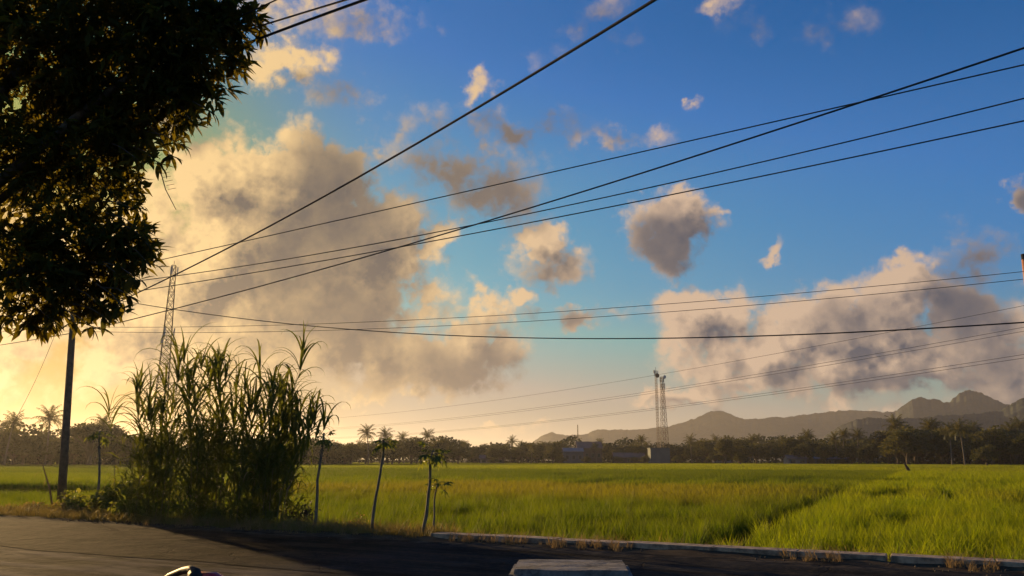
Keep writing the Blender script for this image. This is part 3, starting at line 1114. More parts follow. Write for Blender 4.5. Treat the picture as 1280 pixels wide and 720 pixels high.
# ------------------------------------------------------------------ buildings and towers far off
def house(name, label, cat, px0, px1, py_top, depth, deep, wall_m, roof_m, windows=4, eaves=.72, rows=1, gable=True):
    a, b = at_depth(px0, py_top, depth), at_depth(px1, py_top, depth)
    w, h = b.x - a.x, a.z - FIELD_Z
    e = thing(name, label, cat, ((a.x + b.x) / 2, depth + deep / 2, FIELD_Z))
    hw = h * eaves
    mb = MB()
    mb.box((0, 0, hw / 2), (w, deep, hw))
    mb.obj('wall', wall_m, e)
    mb = MB()
    ov = .5
    t = .18
    if gable:
        x0, y0, y1 = w / 2 + ov, -deep / 2 - ov, deep / 2 + ov
        for sg in (-1, 1):
            yo = y0 if sg < 0 else y1
            zl = hw - .12
            mb.add([(-x0, yo, zl), (x0, yo, zl), (x0, 0, h), (-x0, 0, h), (-x0, yo, zl + t), (x0, yo, zl + t), (x0, 0, h + t), (-x0, 0, h + t)],
                   [(0, 1, 2, 3), (4, 5, 6, 7), (0, 1, 5, 4), (1, 2, 6, 5), (2, 3, 7, 6), (3, 0, 4, 7)])
        rf = mb.obj('roof', roof_m, e)
        for sg in (-1, 1):
            gm = MB()
            xx = sg * (w / 2 - .05)
            gm.add([(xx - .04, -deep / 2, hw), (xx - .04, deep / 2, hw), (xx - .04, 0, h - .02), (xx + .04, -deep / 2, hw), (xx + .04, deep / 2, hw), (xx + .04, 0, h - .02)],
                   [(0, 1, 2), (3, 5, 4), (0, 2, 5, 3), (1, 4, 5, 2)])
            gm.obj('gable', wall_m, e)
    else:
        mb.box((0, 0, hw + .15), (w + .5, deep + .5, .3))
        mb.obj('roof', roof_m, e)
    for r_ in range(rows):
        for i in range(windows):
            x = -w / 2 + w * (i + .5) / windows
            z = hw * (r_ + .55) / rows
            ww, wh = min(w / windows * .45, 2.0), min(hw / rows * .4, 1.8)
            f = MB()
            f.box((x, -deep / 2 - .03, z), (ww + .24, .1, wh + .24))
            fo = f.obj('window', M['frame'], e)
            g = MB()
            g.box((x, -deep / 2 - .07, z), (ww, .06, wh))
            g.obj('pane', M['glass'], fo)
    return e


far_plant('bush', TREES[1], 701, 568, 380, 'dark bush at the left wall of the blue grey shed', 'bush', wide=1.6)
far_plant('bush', TREES[3], 733, 569, 378, 'dark bush at the right wall of the blue grey shed', 'bush', wide=1.6)
far_plant('bush', TREES[0], 846, 567, 360, 'dark bush right of the teal hut under the towers', 'bush', wide=1.6)
far_plant('bush', TREES[2], 806, 567, 360, 'dark bush left of the teal hut under the towers', 'bush', wide=1.5)
far_plant('bush', TREES[1], 772, 569, 385, 'dark bush in front of the low reddish house', 'bush', wide=1.8)
far_plant('bush', TREES[3], 793, 570, 383, 'lower dark bush in front of the low reddish house', 'bush', wide=1.8)
for x_, y_, w_ in ((893, 561, 1.3), (903, 563, 1.5), (914, 560, 1.2)):
    far_plant('bush', TREES[int(x_) % 4], x_, y_, 385, 'dark low tree hiding the lower storey of the white house', 'bush', 'low trees before the white house', w_)
far_plant('bush', TREES[2], 1028, 571.5, 318, 'low bush in front of the long low shed', 'bush', wide=2.2)
far_plant('bush', TREES[0], 1052, 572, 318, 'low bush at the right half of the long low shed', 'bush', wide=2.0)
far_plant('bush', TREES[1], 617, 571, 375, 'low bush in front of the low pale house', 'bush', wide=2.0)

house('metal_shed', 'blue grey metal shed at the far edge of the field', 'shed', 705, 729, 560, 395, 12, M['blue_wall'], M['blue_roof'], 3, .78)
house('tall_warehouse', 'dim purple roofed warehouse behind the blue grey shed', 'warehouse', 722, 752, 552, 425, 14, M['pink_wall'], M['rust_roof'], 4, .7)
house('tower_hut', 'pale teal block building at the foot of the lattice towers', 'building', 813, 837, 559, 375, 8, M['teal_wall'], M['teal_wall'], 0, .93, gable=False)
house('white_house', 'white house with pale roof among dark trees', 'house', 894, 913, 552.5, 410, 8, M['white_wall'], M['white_wall'], 2, .85, 2)
house('long_shed', 'long low grey shed in front of the dark wood', 'shed', 1018, 1062, 570, 330, 7, M['blue_wall'], M['blue_roof'], 6, .7)
house('small_hut', 'small pale hut left of the long low shed', 'hut', 985, 1008, 569, 325, 6, M['white_wall'], M['rust_roof'], 2, .65)
house('low_house', 'low pale house under the trees left of blue shed', 'house', 600, 630, 569, 390, 8, M['white_wall'], M['rust_roof'], 3, .6)
house('brick_wall_house', 'low reddish house between the shed and the towers', 'house', 768, 806, 566, 400, 9, M['pink_wall'], M['rust_roof'], 3, .6)


def lattice_tower(name, label, px, top_py, depth, top_w, base_w, m, panels, brace=.5, leg_r=.1):
    tp = at_depth(px, top_py, depth)
    h = tp.z - FIELD_Z
    e = thing(name, label, 'tower', (tp.x, depth, FIELD_Z), R(18))
    cor = [(-1, -1), (1, -1), (1, 1), (-1, 1)]
    wd = lambda u: (base_w + (top_w - base_w) * u ** .85) / 2
    for cx, cy in cor:
        mb = MB()
        mb.tube([(cx * wd(u), cy * wd(u), h * u) for u in (0, .25, .5, .75, 1)], leg_r, 5)
        mb.obj('leg', m, e)
    mb = MB()
    us = [1 - (1 - i / panels) ** 1.0 for i in range(panels + 1)]
    for i in range(panels):
        u0, u1 = us[i], us[i + 1]
        for k in range(4):
            a, b = cor[k], cor[(k + 1) % 4]
            p = lambda c, u: (c[0] * wd(u), c[1] * wd(u), h * u)
            mb.tube([p(a, u0), p(b, u1)], leg_r * brace, 4, False)
            mb.tube([p(b, u0), p(a, u1)], leg_r * brace, 4, False)
            mb.tube([p(a, u1), p(b, u1)], leg_r * brace, 4, False)
    mb.obj('bracing', m, e)
    return e, h, wd


def antennas(e, h, wd, m, zs, r_, length):
    for z in zs:
        for k in range(3):
            a = k * 2.094 + z
            mb = MB()
            q = wd(z / h) * 1.25 + r_
            mb.box((q * math.cos(a), q * math.sin(a), z), (.35 * length / 2.4, .3 * length / 2.4, length), a, bevel=.06)
            mb.tube([(q * .5 * math.cos(a), q * .5 * math.sin(a), z), (q * math.cos(a), q * math.sin(a), z)], .05, 5)
            mb.obj('panel_antenna', m, e)


def dish(e, p, az, rad, m):
    mb = MB()
    d = Vector((math.cos(az), math.sin(az), 0))
    mb.tube([Vector(p), Vector(p) + d * .15, Vector(p) + d * .45], [rad * .35, rad * .8, rad], 12)
    mb.obj('dish_antenna', m, e)


tw, th, tf = lattice_tower('lattice_tower', 'tall slender lattice tower in golden haze behind the elephant grass', 217.5, 332, 235, 1.2, 4.7, M['steel'], 22, .85, leg_r=.08)
antennas(tw, th, tf, M['antenna'], (th - 1.6, th * .66, th * .62), .35, 2.6)
mb = MB()
mb.tube([(0, 0, th), (0, 0, th + 1.5)], .07, 5)
mb.obj('lightning_rod', M['steel'], tw)
tw, th, tf = lattice_tower('lattice_tower', 'red and grey tapering lattice tower right of the slim mast', 827.5, 471, 380, 1.0, 3.6, M['red_steel'], 14, .6, leg_r=.09)
antennas(tw, th, tf, M['antenna'], (th - 1.2, th - 4.5), .4, 2.6)
dish(tw, (.6, -.9, th - .2), -1.3, .9, M['antenna'])
tw, th, tf = lattice_tower('slim_mast', 'slim dark lattice mast with dishes, taller of the far pair', 819.6, 463, 384, .8, 1.1, M['red_steel'], 16, .35, leg_r=.07)
antennas(tw, th, tf, M['antenna'], (th - 1.4,), .5, 2.4)
dish(tw, (.2, -.7, th - 2.6), -1.6, 1.1, M['steel'])
dish(tw, (-.5, .2, th - .6), 2.8, .9, M['steel'])
mb = MB()
mb.tube([(0, 0, th), (0, 0, th + 1.6)], .08, 5)
mb.obj('lightning_rod', M['steel'], tw)
tw, th, tf = lattice_tower('radio_mast', 'tiny distant radio mast on the hazy ridge', 722, 531, 1500, 1.0, 3.0, M['steel'], 9, leg_r=.2)


# ------------------------------------------------------------------ poles and wires
def pole(name, label, base, top, r0, r1, m):
    e = thing(name, label, 'pole', base)
    d = Vector(top) - Vector(base)
    mb = MB()
    mb.tube([d * u for u in (0, .3, .6, .85, 1)], [r0 + (r1 - r0) * u for u in (0, .3, .6, .85, 1)], 12)
    mb.obj('shaft', m, e, True)
    return e, d


PB = on_ground(76, 634, -.1)
PT = at_depth(95.5, 338, PB.y)
pe, pd = pole('utility_pole', 'brown utility pole leaning behind the weeds at left', PB, PT, .15, .10, M['pole'])
for k, f in enumerate((.985, .94, .89)):
    mb = MB()
    mb.tube([pd * f + Vector((.1, -.1, 0)), pd * f + Vector((.26, -.16, .02))], .02, 6)
    mb.tube([pd * f + Vector((.26, -.16, -.05)), pd * f + Vector((.26, -.16, .0)), pd * f + Vector((.26, -.16, .07))], [.03, .055, .03], 8)
    mb.obj('insulator', M['antenna'], pe)
QT = at_depth(1280.5, 319, 24.4)
QB = at_depth(1310, 590, 24.4)
QB.z = FIELD_Z
qe, qd = pole('utility_pole', 'orange lit utility pole at the right picture edge', QB, QT, .13, .095, M['pole_orange'])
mb = MB()
mb.tube([qd - Vector((0, 0, .55)) * 1.0, qd * 1.004], [.1, .1], 12)
mb.obj('pole_cap', M['black'], qe, True)


def wire(label, pix, rad, group=None, ext0=0.0, ext1=0.0, twist=False):
    """pix: three (px, py, depth) along the wire; a sagging curve through them, run on at either end"""
    p = [at_depth(*q) for q in pix]
    c = [0.0, (p[1] - p[0]).length, 0]
    c[2] = c[1] + (p[2] - p[1]).length
    f = c[1] / c[2]

    def cur(u):
        l0 = (u - f) * (u - 1) / ((0 - f) * (0 - 1))
        l1 = u * (u - 1) / (f * (f - 1))
        l2 = u * (u - f) / (1 * (1 - f))
        return p[0] * l0 + p[1] * l1 + p[2] * l2
    pts = [cur(-ext0 + (1 + ext0 + ext1) * i / 60) for i in range(61)]
    mb = MB()
    mb.tube(pts, rad, 6)
    o = mb.obj('power_cable', M['wire'], None, True)
    o.location = (0, 0, 0)
    return tag(o, label, 'cable', group)


yP = PB.y
wire('thick black cable rising steeply from the pole to the top of the picture', [(96, 401, yP), (520, 180, 13.6), (818, 0, 8.6)], .021, ext1=.9)
wire('black cable crossing the other lines from low left to upper right corner', [(96, 416, yP), (580, 285, 19.5), (1280, 60, 11.0)], .017, ext1=.6)
wire('topmost of the three parallel power lines, ending highest at right', [(96, 348, yP), (580, 240, 21.0), (1280, 81, 13.6)], .014, ext1=.6)
wire('middle one of the three parallel power lines over the field', [(96, 360, yP), (580, 283.5, 21.0), (1280, 123, 13.6)], .014, ext1=.6)
wire('lowest of the three parallel power lines over the field', [(96, 375, yP), (580, 294, 21.2), (1280, 151, 13.6)], .014, ext1=.6)
wire('low sagging black cable running almost level across the whole view', [(96, 366, yP), (700, 423, 20.6), (1280, 403, 14.2)], .014, ext1=.5)
wire('upper of the two thin wires reaching the orange pole', [(180, 409, 37), (820, 381, 28.5), (1279, 339.5, 24.4)], .010, ext0=.3)
wire('lower of the two thin wires reaching the orange pole', [(180, 415.5, 37), (820, 391, 28.5), (1279, 349, 24.4)], .010, ext0=.3)
wire('highest faint far power line above the right clouds', [(330, 528, 230), (807, 471, 108), (1280, 382, 65)], .017, ext0=.2, ext1=.4)
wire('second faint far power line above the right clouds', [(330, 538, 230), (768, 496, 112), (1280, 409, 65)], .017, ext0=.2, ext1=.4)
wire('faint far power line just under the second one', [(330, 539.5, 230), (768, 498.5, 112), (1280, 414, 65)], .017, ext0=.2, ext1=.4)
wire('lowest faint far power line just above the mountains', [(330, 549, 230), (796, 513, 110), (1280, 443, 65)], .017, ext0=.2, ext1=.4)
wire('faint far power line hugging the lowest one', [(330, 550.5, 230), (796, 515, 110), (1280, 447.5, 65)], .017, ext0=.2, ext1=.4)
wire('thickest short cable leaving the mango tree at the top left', [(60, 160, 14.5), (330, 46, 9.5), (458, -1, 8.0)], .017, ext1=1.2)
wire('thinner cable just above the thickest one at top left', [(60, 118, 14.5), (330, 31, 9.5), (435, -1, 8.2)], .012, ext1=1.2)
wire('highest thin cable at the corner of the mango tree', [(60, 110, 14.5), (310, 16, 9.2), (345, 0, 8.8)], .009, ext1=1.0)
wire('black cable sloping down to the left picture edge from the pole', [(92, 416, yP), (40, 425, 36), (-60, 440, 52)], .016, ext1=.2)
wire('thin cable dipping behind the mango leaves at the left edge', [(92, 385, yP), (20, 410, 36), (-60, 420, 52)], .010, ext1=.2)
wire('thin grey stay wire slanting from the pole to the ground at left', [(92, 352, yP), (66, 425, yP + 1.2), (27, 510, yP + 3.2)], .009, ext1=.55)


# ------------------------------------------------------------------ the mango tree
def mango_leaf_mesh(name, m, bend):
    V, F = [], []
    L, W = .21, .032
    sec = 5
    for i in range(sec + 1):
        u = i / sec
        w = W * math.sin(math.pi * min(1, .06 + u * .94)) ** .8
        x, z = L * u, -bend * L * u * u
        V += [(x, -w, z + w * .35), (x, 0, z), (x, w, z + w * .35)]
    for i in range(sec):
        for k in (0, 1):
            a = i * 3 + k
            F.append((a, a + 1, a + 4, a + 3))
    return np_mesh(name, V, F, m, True)


def build_mango():
    r = np.random.default_rng(77)
    base = Vector((-8.6, 9.6, -.03))
    e = thing('mango_tree', 'large dark leafy mango tree filling the upper left corner', 'tree', base)
    loc = lambda v: Vector(v) - base
    lobes = [  # px, py, depth, radius (m), leaf whorls
        (120, 20, 9.8, 1.55, 330), (235, 45, 9.6, .82, 150), (20, 110, 10.2, 1.7, 300), (140, 110, 10.4, 1.1, 170), (215, 120, 9.8, .52, 60),
        (100, 200, 10.0, .95, 120), (0, 240, 10.0, 1.1, 130), (95, 305, 9.9, .78, 95), (25, 340, 9.6, .75, 75), (120, 350, 10.2, .5, 42),
        (-120, 130, 10.2, 1.8, 220), (-90, 320, 9.8, 1.0, 100), (160, -90, 9.8, 1.6, 200), (-60, -60, 10.2, 2.0, 220), (150, 310, 10, .42, 40),
        (290, 25, 9.5, .32, 22), (150, 168, 9.8, .42, 32), (55, 375, 9.8, .35, 20)]
    C, D = [], []
    for px, py, dep, rad, n in lobes:
        c = loc(at_depth(px, py, dep))
        p, d = ball(r, n, c, (rad, rad * 1.0, rad * .92), .25)
        C.append(p)
        D.append(d)
    C, D = np.concatenate(C), np.concatenate(D)
    k = 13
    CC = np.repeat(C, k, 0) + r.normal(0, .05, (len(C) * k, 3))
    DD = np.repeat(D, k, 0) * .6
    rad_ = r.normal(0, 1, (len(CC), 3))
    DD = DD + rad_ * .8
    DD[:, 2] -= .12
    me = leaf_cards('foliage', CC, DD, .205, .074, M['mango'], r, .16, .15)
    tag(link('foliage', me, e), kind='stuff')
    # trunk and limbs
    mb = MB()
    mb.tube([(0, 0, -.3), (.05, 0, .8), (.0, .1, 1.8), (.25, .1, 3.0)], [.36, .28, .25, .2], 12)
    mb.obj('trunk', M['bark'], e, True)
    for px, py, dep in ((60, 215, 10.0), (210, 60, 9.7), (100, 330, 9.9), (30, 20, 10.2), (-100, 150, 10.2), (150, -80, 9.8), (140, 120, 10.2)):
        c = loc(at_depth(px, py, dep))
        a = Vector((.2, .1, 2.6))
        m1 = a.lerp(c, .45) + Vector((0, 0, .5))
        mb = MB()
        mb.tube([a, a.lerp(m1, .5), m1, m1.lerp(c, .6) + Vector((0, 0, .06)), c], [.13, .1, .075, .05, .022], 8)
        mb.obj('limb', M['bark'], e, True)
    # single leaves one can pick apart along the outer edge, in whorls at twig ends
    lm = [mango_leaf_mesh('leaf', M['mango'], b) for b in (.05, .2, .45)] + [mango_leaf_mesh('leaf', M['mango_young'], .5)]
    ends = [(312, 12), (325, 30), (335, 46), (310, 62), (298, 78), (285, 100), (292, 118), (275, 130), (268, 142), (244, 158), (228, 182),
            (214, 196), (200, 206), (180, 205), (150, 222), (140, 240), (160, 262), (178, 290), (190, 312), (186, 330), (176, 352), (166, 372),
            (160, 392), (140, 402), (120, 412), (95, 405), (68, 402), (40, 408), (18, 400), (150, 345), (172, 262), (255, 15), (272, 40), (132, 388), (300, 45), (244, 130)]
    tw = MB()
    for px, py in ends:
        tipp = at_depth(px, py, 9.55 + r.uniform(-.35, .35))
        c = loc(tipp)
        inner = loc(at_depth(px - 46 + r.uniform(-15, 15), py - 22 + r.uniform(-22, 12), 9.8))
        tw.tube([inner, inner.lerp(c, .5) + Vector((0, 0, .05)), c], [.012, .008, .004], 5)
        out = (c - inner).normalized()
        for i in range(9):
            q = Vector(r.normal(0, 1, 3)).normalized() * 1.0 + out * .55 + Vector((0, 0, -.05))
            f = r.uniform(0, .25)
            m_i = 3 if r.random() < .05 else int(r.integers(0, 3))
            link('leaf', lm[m_i], e, inner.lerp(c, 1 - f), q.to_track_quat('X', 'Z'), float(r.uniform(.75, 1.2)))
    # the bare hanging twig
    a = loc(at_depth(200, 212, 9.6))
    b = loc(at_depth(220, 262, 9.6))
    tw.tube([a, a.lerp(b, .5) + Vector((-.03, 0, 0)), b], [.008, .006, .004], 5)
    for i in range(5):
        p = a.lerp(b, .1 + .1 * i)
        tw.tube([p, p + Vector((.10, 0, .02))], .003, 4)
    tw.obj('twigs', M['bark'], e)


build_mango()


# ------------------------------------------------------------------ elephant grass
def blade_mesh(name, m, L, W, el0, bend, sec=9, curl=0.0):
    V, F = [], []
    p = Vector((0, 0, 0))
    e = el0
    for i in range(sec + 1):
        u = i / sec
        w = W * min(1, .45 + u * 2.2) * (1 - u ** 2.2) ** .8 * .5 + .0012
        side = Vector((math.sin(curl * u) * .3, 1, 0)).normalized()
        d = Vector((math.cos(e), 0, math.sin(e)))
        nm = Vector((-math.sin(e), 0, math.cos(e)))
        V += [tuple(p - side * w + nm * w * .45), tuple(p), tuple(p + side * w + nm * w * .45)]
        p = p + d * (L / sec)
        e -= bend * (u ** 1.3 + .12) / sec * 2.2
    for i in range(sec):
        for k in (0, 1):
            a = i * 3 + k
            F.append((a, a + 1, a + 4, a + 3))
    return np_mesh(name, V, F, m, True)


LEAVES = [blade_mesh('leaf', M['cane_leaf'], L, .08, R(e), R(b)) for L, e, b in
          ((1.45, 64, 150), (1.25, 60, 160), (1.6, 70, 130), (1.2, 55, 170), (1.3, 72, 95), (1.8, 68, 165))]
TOPS = [blade_mesh('leaf', M['cane_leaf'], L, .06, R(e), R(b)) for L, e, b in ((1.0, 84, 25), (1.4, 79, 85), (1.3, 76, 120), (1.5, 74, 150))]
DRY = [blade_mesh('leaf', M['dry_leaf'], L, .035, R(e), R(b)) for L, e, b in ((.9, 20, 130), (.8, -10, 90))]


def cane(e, x, y, h, lean, r, nleaf, first=.2, tops=5, dryn=2, rad=.013):
    pos = lambda u: Vector((x + lean[0] * u ** 2, y + lean[1] * u ** 2, h * u * (1 - .03 * u)))
    mb = MB()
    pts, rr = [], []
    for i in range(13):
        u = i / 12
        pts.append(pos(u))
        rr.append(rad * (1 - .6 * u) * (1.15 if i % 2 else .95))
    mb.tube(pts, rr, 6)
    c = mb.obj('cane', M['cane_stem'], e, True)
    a = r.uniform(0, 6.28)
    for i in range(nleaf):
        u = first + (.97 - first) * (i / max(1, nleaf - 1)) ** .85
        a += math.pi + r.normal(0, .7)
        link('leaf', LEAVES[int(r.integers(0, len(LEAVES)))], c, pos(u), (0, 0, a), float(r.uniform(.7, 1.1)))
    for i in range(tops):
        a += 2.2 + r.normal(0, .5)
        link('leaf', TOPS[i % 4 if i else 0], c, pos(.97), (float(r.normal(0, .06)), float(r.normal(0, .06)), a), float(r.uniform(.75, 1.1)))
    for i in range(dryn):
        a += 2 + r.normal(0, .6)
        link('leaf', DRY[int(r.integers(0, 2))], c, pos(r.uniform(.12, .4)), (0, 0, a), float(r.uniform(.7, 1.1)))


def elephant_grass(label, px, py, spec, seed, nleaf=13, thick=900):
    r = np.random.default_rng(seed)
    b = on_ground(px, py, -.05)
    e = thing('elephant_grass', label, 'grass clump', b, 0, 'elephant grass clumps by the road')
    sc = b.y / FOC * 1.03   # metres per photograph pixel here
    for dx, dy, top_x, top_y in spec:     # base offset in pixels/metres, and the pixel its stem top reaches
        t = at_depth(top_x, top_y, b.y + dy)
        x = dx * sc
        cane(e, x, dy, t.z - b.z, (t.x - b.x - x, r.normal(0, .25)), r, nleaf, dryn=1)
    # old sheaths and low leaves crowding the foot
    n = thick
    P = np.stack([r.normal(0, 17 * sc, n), r.normal(0, .4, n), r.random(n) ** 1.4 * (1.2 + thick / 1000) * (1 if thick < 1500 else .85)], -1)
    D = r.normal(0, .32, (n, 3))
    D[:, 2] += 1.0
    me = leaf_cards('low_leaves', P, D, .85, .052, M['cane_leaf'], r, .5, .2)
    tag(link('low_leaves', me, e), kind='stuff')


def canes(seed, n, x0, x1, tx0, tx1, ty0, ty1):
    r = random.Random(seed)
    out = []
    for i in range(n):
        u = (i + r.uniform(.1, .9)) / n
        out.append((x0 + (x1 - x0) * u, r.uniform(-.55, .55), tx0 + (tx1 - tx0) * u + r.uniform(-9, 9), ty0 + (ty1 - ty0) * u + r.choice((-16, -8, 4, 22, 48, 80)) + r.uniform(-8, 8)))
    return out


elephant_grass('leftmost tall elephant grass clump beside the leafy shrub', 190, 650, canes(1, 15, -22, 22, 166, 226, 500, 478), 31)
elephant_grass('dense dark middle elephant grass clump of tall green canes', 252, 653, canes(2, 15, -26, 26, 222, 290, 464, 458), 32, thick=1400)
elephant_grass('rightmost elephant grass clump with long arching leaf tips', 315, 655, canes(3, 15, -24, 24, 290, 374, 466, 450), 33, thick=900)

elephant_grass('outermost elephant grass tuft drooping to the right beside the first papaya', 340, 655, canes(5, 13, -12, 18, 332, 400, 500, 540), 36, thick=500)

# a lone cane that stands apart on the left
r_ = np.random.default_rng(44)
b_ = on_ground(141, 640, -.05)
e_ = thing('lone_cane', 'single tall cane with leafy top between shrub and elephant grass', 'grass plant', b_)
t_ = at_depth(136, 512, b_.y)
cane(e_, 0, 0, t_.z - b_.z, (t_.x - b_.x, 0), r_, 5, .8, 4, 2, .016)


# ------------------------------------------------------------------ papayas
def papaya_leaf_mesh(name):
    V, F = [(0, 0, 0)], []
    stalk = .3
    mb = MB()
    mb.tube([(0, 0, 0), (stalk * .5, 0, .05), (stalk, 0, .02)], [.007, .006, .005], 5)
    c = Vector((stalk, 0, .02))
    for i in range(7):
        a = R(-125 + 250 * i / 6)
        L = .26 * (1 - .35 * abs(i - 3) / 3)
        d = Vector((math.cos(a), math.sin(a), 0))
        s = Vector((-math.sin(a), math.cos(a), 0))
        dz = Vector((0, 0, 1))
        p1 = c + d * L * .5 - dz * .03
        tip = c + d * L - dz * L * .5
        mb.add([c, p1 + s * L * .2, tip, p1 - s * L * .2, p1 + s * L * .1 + d * L * .22 - dz * .05, p1 - s * L * .1 + d * L * .22 - dz * .05],
               [(0, 3, 5, 2), (0, 2, 4, 1)])
    return mb.mesh(name, M['papaya_leaf'])


PL = papaya_leaf_mesh('leaf')


def papaya(label, bx, by, tx, ty, nleaf, leaf_scale, droop, seed, rad=.035, crown=True):
    r = random.Random(seed)
    b = on_ground(bx, by, -.05)
    t = at_depth(tx, ty, b.y)
    e = thing('papaya_tree', label, 'papaya tree', b, 0, 'young papaya trees along the road verge')
    d = t - b
    mb = MB()
    pts = [d * u + Vector((math.sin(u * 5 + seed * 2) * .035 + r.uniform(-.012, .012), r.uniform(-.02, .02), 0)) * min(1, 4 * u) * (1 if u < 1 else 0) for u in (0, .12, .25, .38, .5, .62, .75, .88, 1.0)]
    mb.tube(pts, [rad * k for k in (1.35, 1.05, 1.1, .92, .95, .84, .86, .74, .7)], 8)
    mb.obj('trunk', M['papaya_stem'], e, True)
    for i in range(nleaf):
        a = i * 2.4 + r.uniform(-.3, .3)
        u = r.uniform(.955, 1.0)
        link('leaf', PL, e, d * u, (0, r.uniform(*droop), a), leaf_scale * r.uniform(.75, 1.15))
    return e


papaya('papaya with wilted dark leaf tuft, nearest the elephant grass', 393, 661, 405, 541, 10, .7, (-.7, 1.0), 1, .036)
papaya('bare stemmed papaya with small leaf tuft, between its two tall neighbours', 465, 666, 479, 549, 14, .72, (-.7, .9), 2, .034)
papaya('tall papaya with the fullest leaf crown beside the kerb end', 528, 671, 541, 563, 15, .85, (-.7, .9), 3, .036)
papaya('shortest papaya sapling with bright leaves right of the fullest one', 541, 670, 547, 603, 10, .75, (-.6, .7), 4, .022)
papaya('drooping young papaya in the shrubs left of the lone cane', 121, 640, 125, 538, 9, 1.0, (.1, 1.0), 6, .04)


# ------------------------------------------------------------------ shrubs and weeds on the verge
def shrub(name, label, cat, px, py, w, h, n, m, leaf, seed, dpt=.6, z0=-.1):
    r = np.random.default_rng(seed)
    b = on_ground(px, py, z0)
    e = thing(name, label, cat, b)
    mb = MB()
    C = []
    for i in range(14):
        a = r.uniform(0, 6.28)
        q = math.sqrt(r.random())
        tip = Vector((math.cos(a) * q * w * .5, math.sin(a) * q * dpt, h * r.uniform(.35, 1.0) * (1 - .35 * q)))
        mb.tube([(tip.x * .15, tip.y * .15, -.05), tip * .5 + Vector((0, 0, .05)), tip], [.014, .009, .004], 5)
        C.append(tip)
    mb.obj('stems', M['cane_stem'] if m is not M['withered'] else M['withered'], e)
    P, D = [], []
    for c in C:
        k = n // len(C)
        p, d = ball(r, k, tuple(c * .85), (w * .17, dpt * .35, h * .22), .1)
        P.append(p)
        D.append(d)
    P, D = np.concatenate(P), np.concatenate(D)
    P[:, 2] = np.maximum(P[:, 2], .02)
    me = leaf_cards('leaves', P, D, leaf[0], leaf[1], m, r, .3, .5)
    tag(link('leaves', me, e), kind='stuff')


shrub('leafy_shrub', 'broad leafy green shrub hiding the foot of the pole', 'shrub', 108, 644, 1.7, 1.05, 900, M['shrub'], (.17, .10), 51)
shrub('leafy_shrub', 'taller leafy shrub under the lone cane', 'shrub', 150, 647, 1.3, 1.35, 900, M['shrub'], (.17, .10), 52)
shrub('weed_patch', 'low sprawling weeds at the left road edge', 'weeds', 35, 641, 2.6, .42, 800, M['creeper'], (.11, .06), 53)
shrub('weed_patch', 'low sprawling weeds between the road and the shrub', 'weeds', 78, 646, 1.5, .5, 500, M['creeper'], (.11, .06), 54)
shrub('withered_shrub', 'small withered shrub with curled dark leaves beside a papaya', 'shrub', 372, 656, 1.0, .72, 200, M['withered'], (.17, .05), 55)
shrub('small_weed', 'sparse weed with thin twigs beside the second papaya', 'weeds', 449, 664, .8, .42, 130, M['creeper'], (.1, .05), 56)
shrub('foot_weeds', 'leafy weeds at the foot of the dense elephant grass', 'weeds', 285, 657, 2.0, .6, 500, M['shrub'], (.14, .07), 57)
shrub('vine_weeds', 'bright backlit vine leaves at the foot of the left grass clump', 'weeds', 172, 652, 1.4, .8, 500, M['shrub'], (.15, .10), 58)

# the leaning broken stalk beside the pole
b_ = on_ground(67, 640, -.1)
e_ = thing('dry_stalk', 'leaning dry stalk with pale leaf standing left of the pole', 'stalk', b_)
mb = MB()
t_ = at_depth(53, 580, b_.y) - b_
mb.tube([(0, 0, 0), t_ * .5 + Vector((.05, 0, 0)), t_], [.035, .03, .012], 7)
mb.obj('stem', M['dry_leaf'], e_, True)
for i in range(4):
    link('leaf', DRY[i % 2], e_, t_ * (.55 + .12 * i), (0, 0, i * 2.2), .55)
# the dark stump far out in the field
b_ = at_depth(1138, 588, 118)
b_.z = FIELD_Z
e_ = thing('field_stump', 'small dark leaning stake standing out in the bright rice', 'stake', b_)
mb = MB()
mb.tube([(0, 0, 0), (-.3, 0, .8), (-.75, 0, 1.7)], [.34, .26, .1], 7)
mb.obj('stem', M['withered'], e_)


# ------------------------------------------------------------------ kerb, block, motorbike
ke = thing('kerb', 'low pale concrete kerb between the dark road and the rice', 'kerb', (0, 0, 0), kind='structure')
s_ = -.45
rk = random.Random(4)
kn = 0
while s_ < 26:
    ln = rk.uniform(1.35, 1.6)
    mb = MB()
    mb.box((0, 0, 0), (ln - .014, .42, .27), 0, bevel=.014)
    p = st(s_ + ln / 2, .22 + rk.uniform(-.008, .008), -.045 + rk.uniform(-.008, .008))
    o = mb.obj('kerb_stone', M['kerb'], ke, False, p, (0, rk.uniform(-.005, .005), math.atan2(A2.y, A2.x) + rk.uniform(-.006, .006)))
    s_ += ln + (.05 if kn == 5 else 0)
    kn += 1

# loose pebbles and clods on the road edge
mb = MB()
for _ in range(260):
    p = st(rk.uniform(-12, 20), -.2 - abs(rk.gauss(0, .35)), .012)
    q = rk.uniform(.008, .024)
    mb.tube([p + Vector((0, 0, -q * .5)), p, p + Vector((rk.uniform(-q, q) * .3, 0, q * .6))], [q * .5, q, q * .35], 5)
tag(mb.obj('gravel', M['sand']), 'loose pebbles and clods along the road edge', 'gravel', kind='stuff')


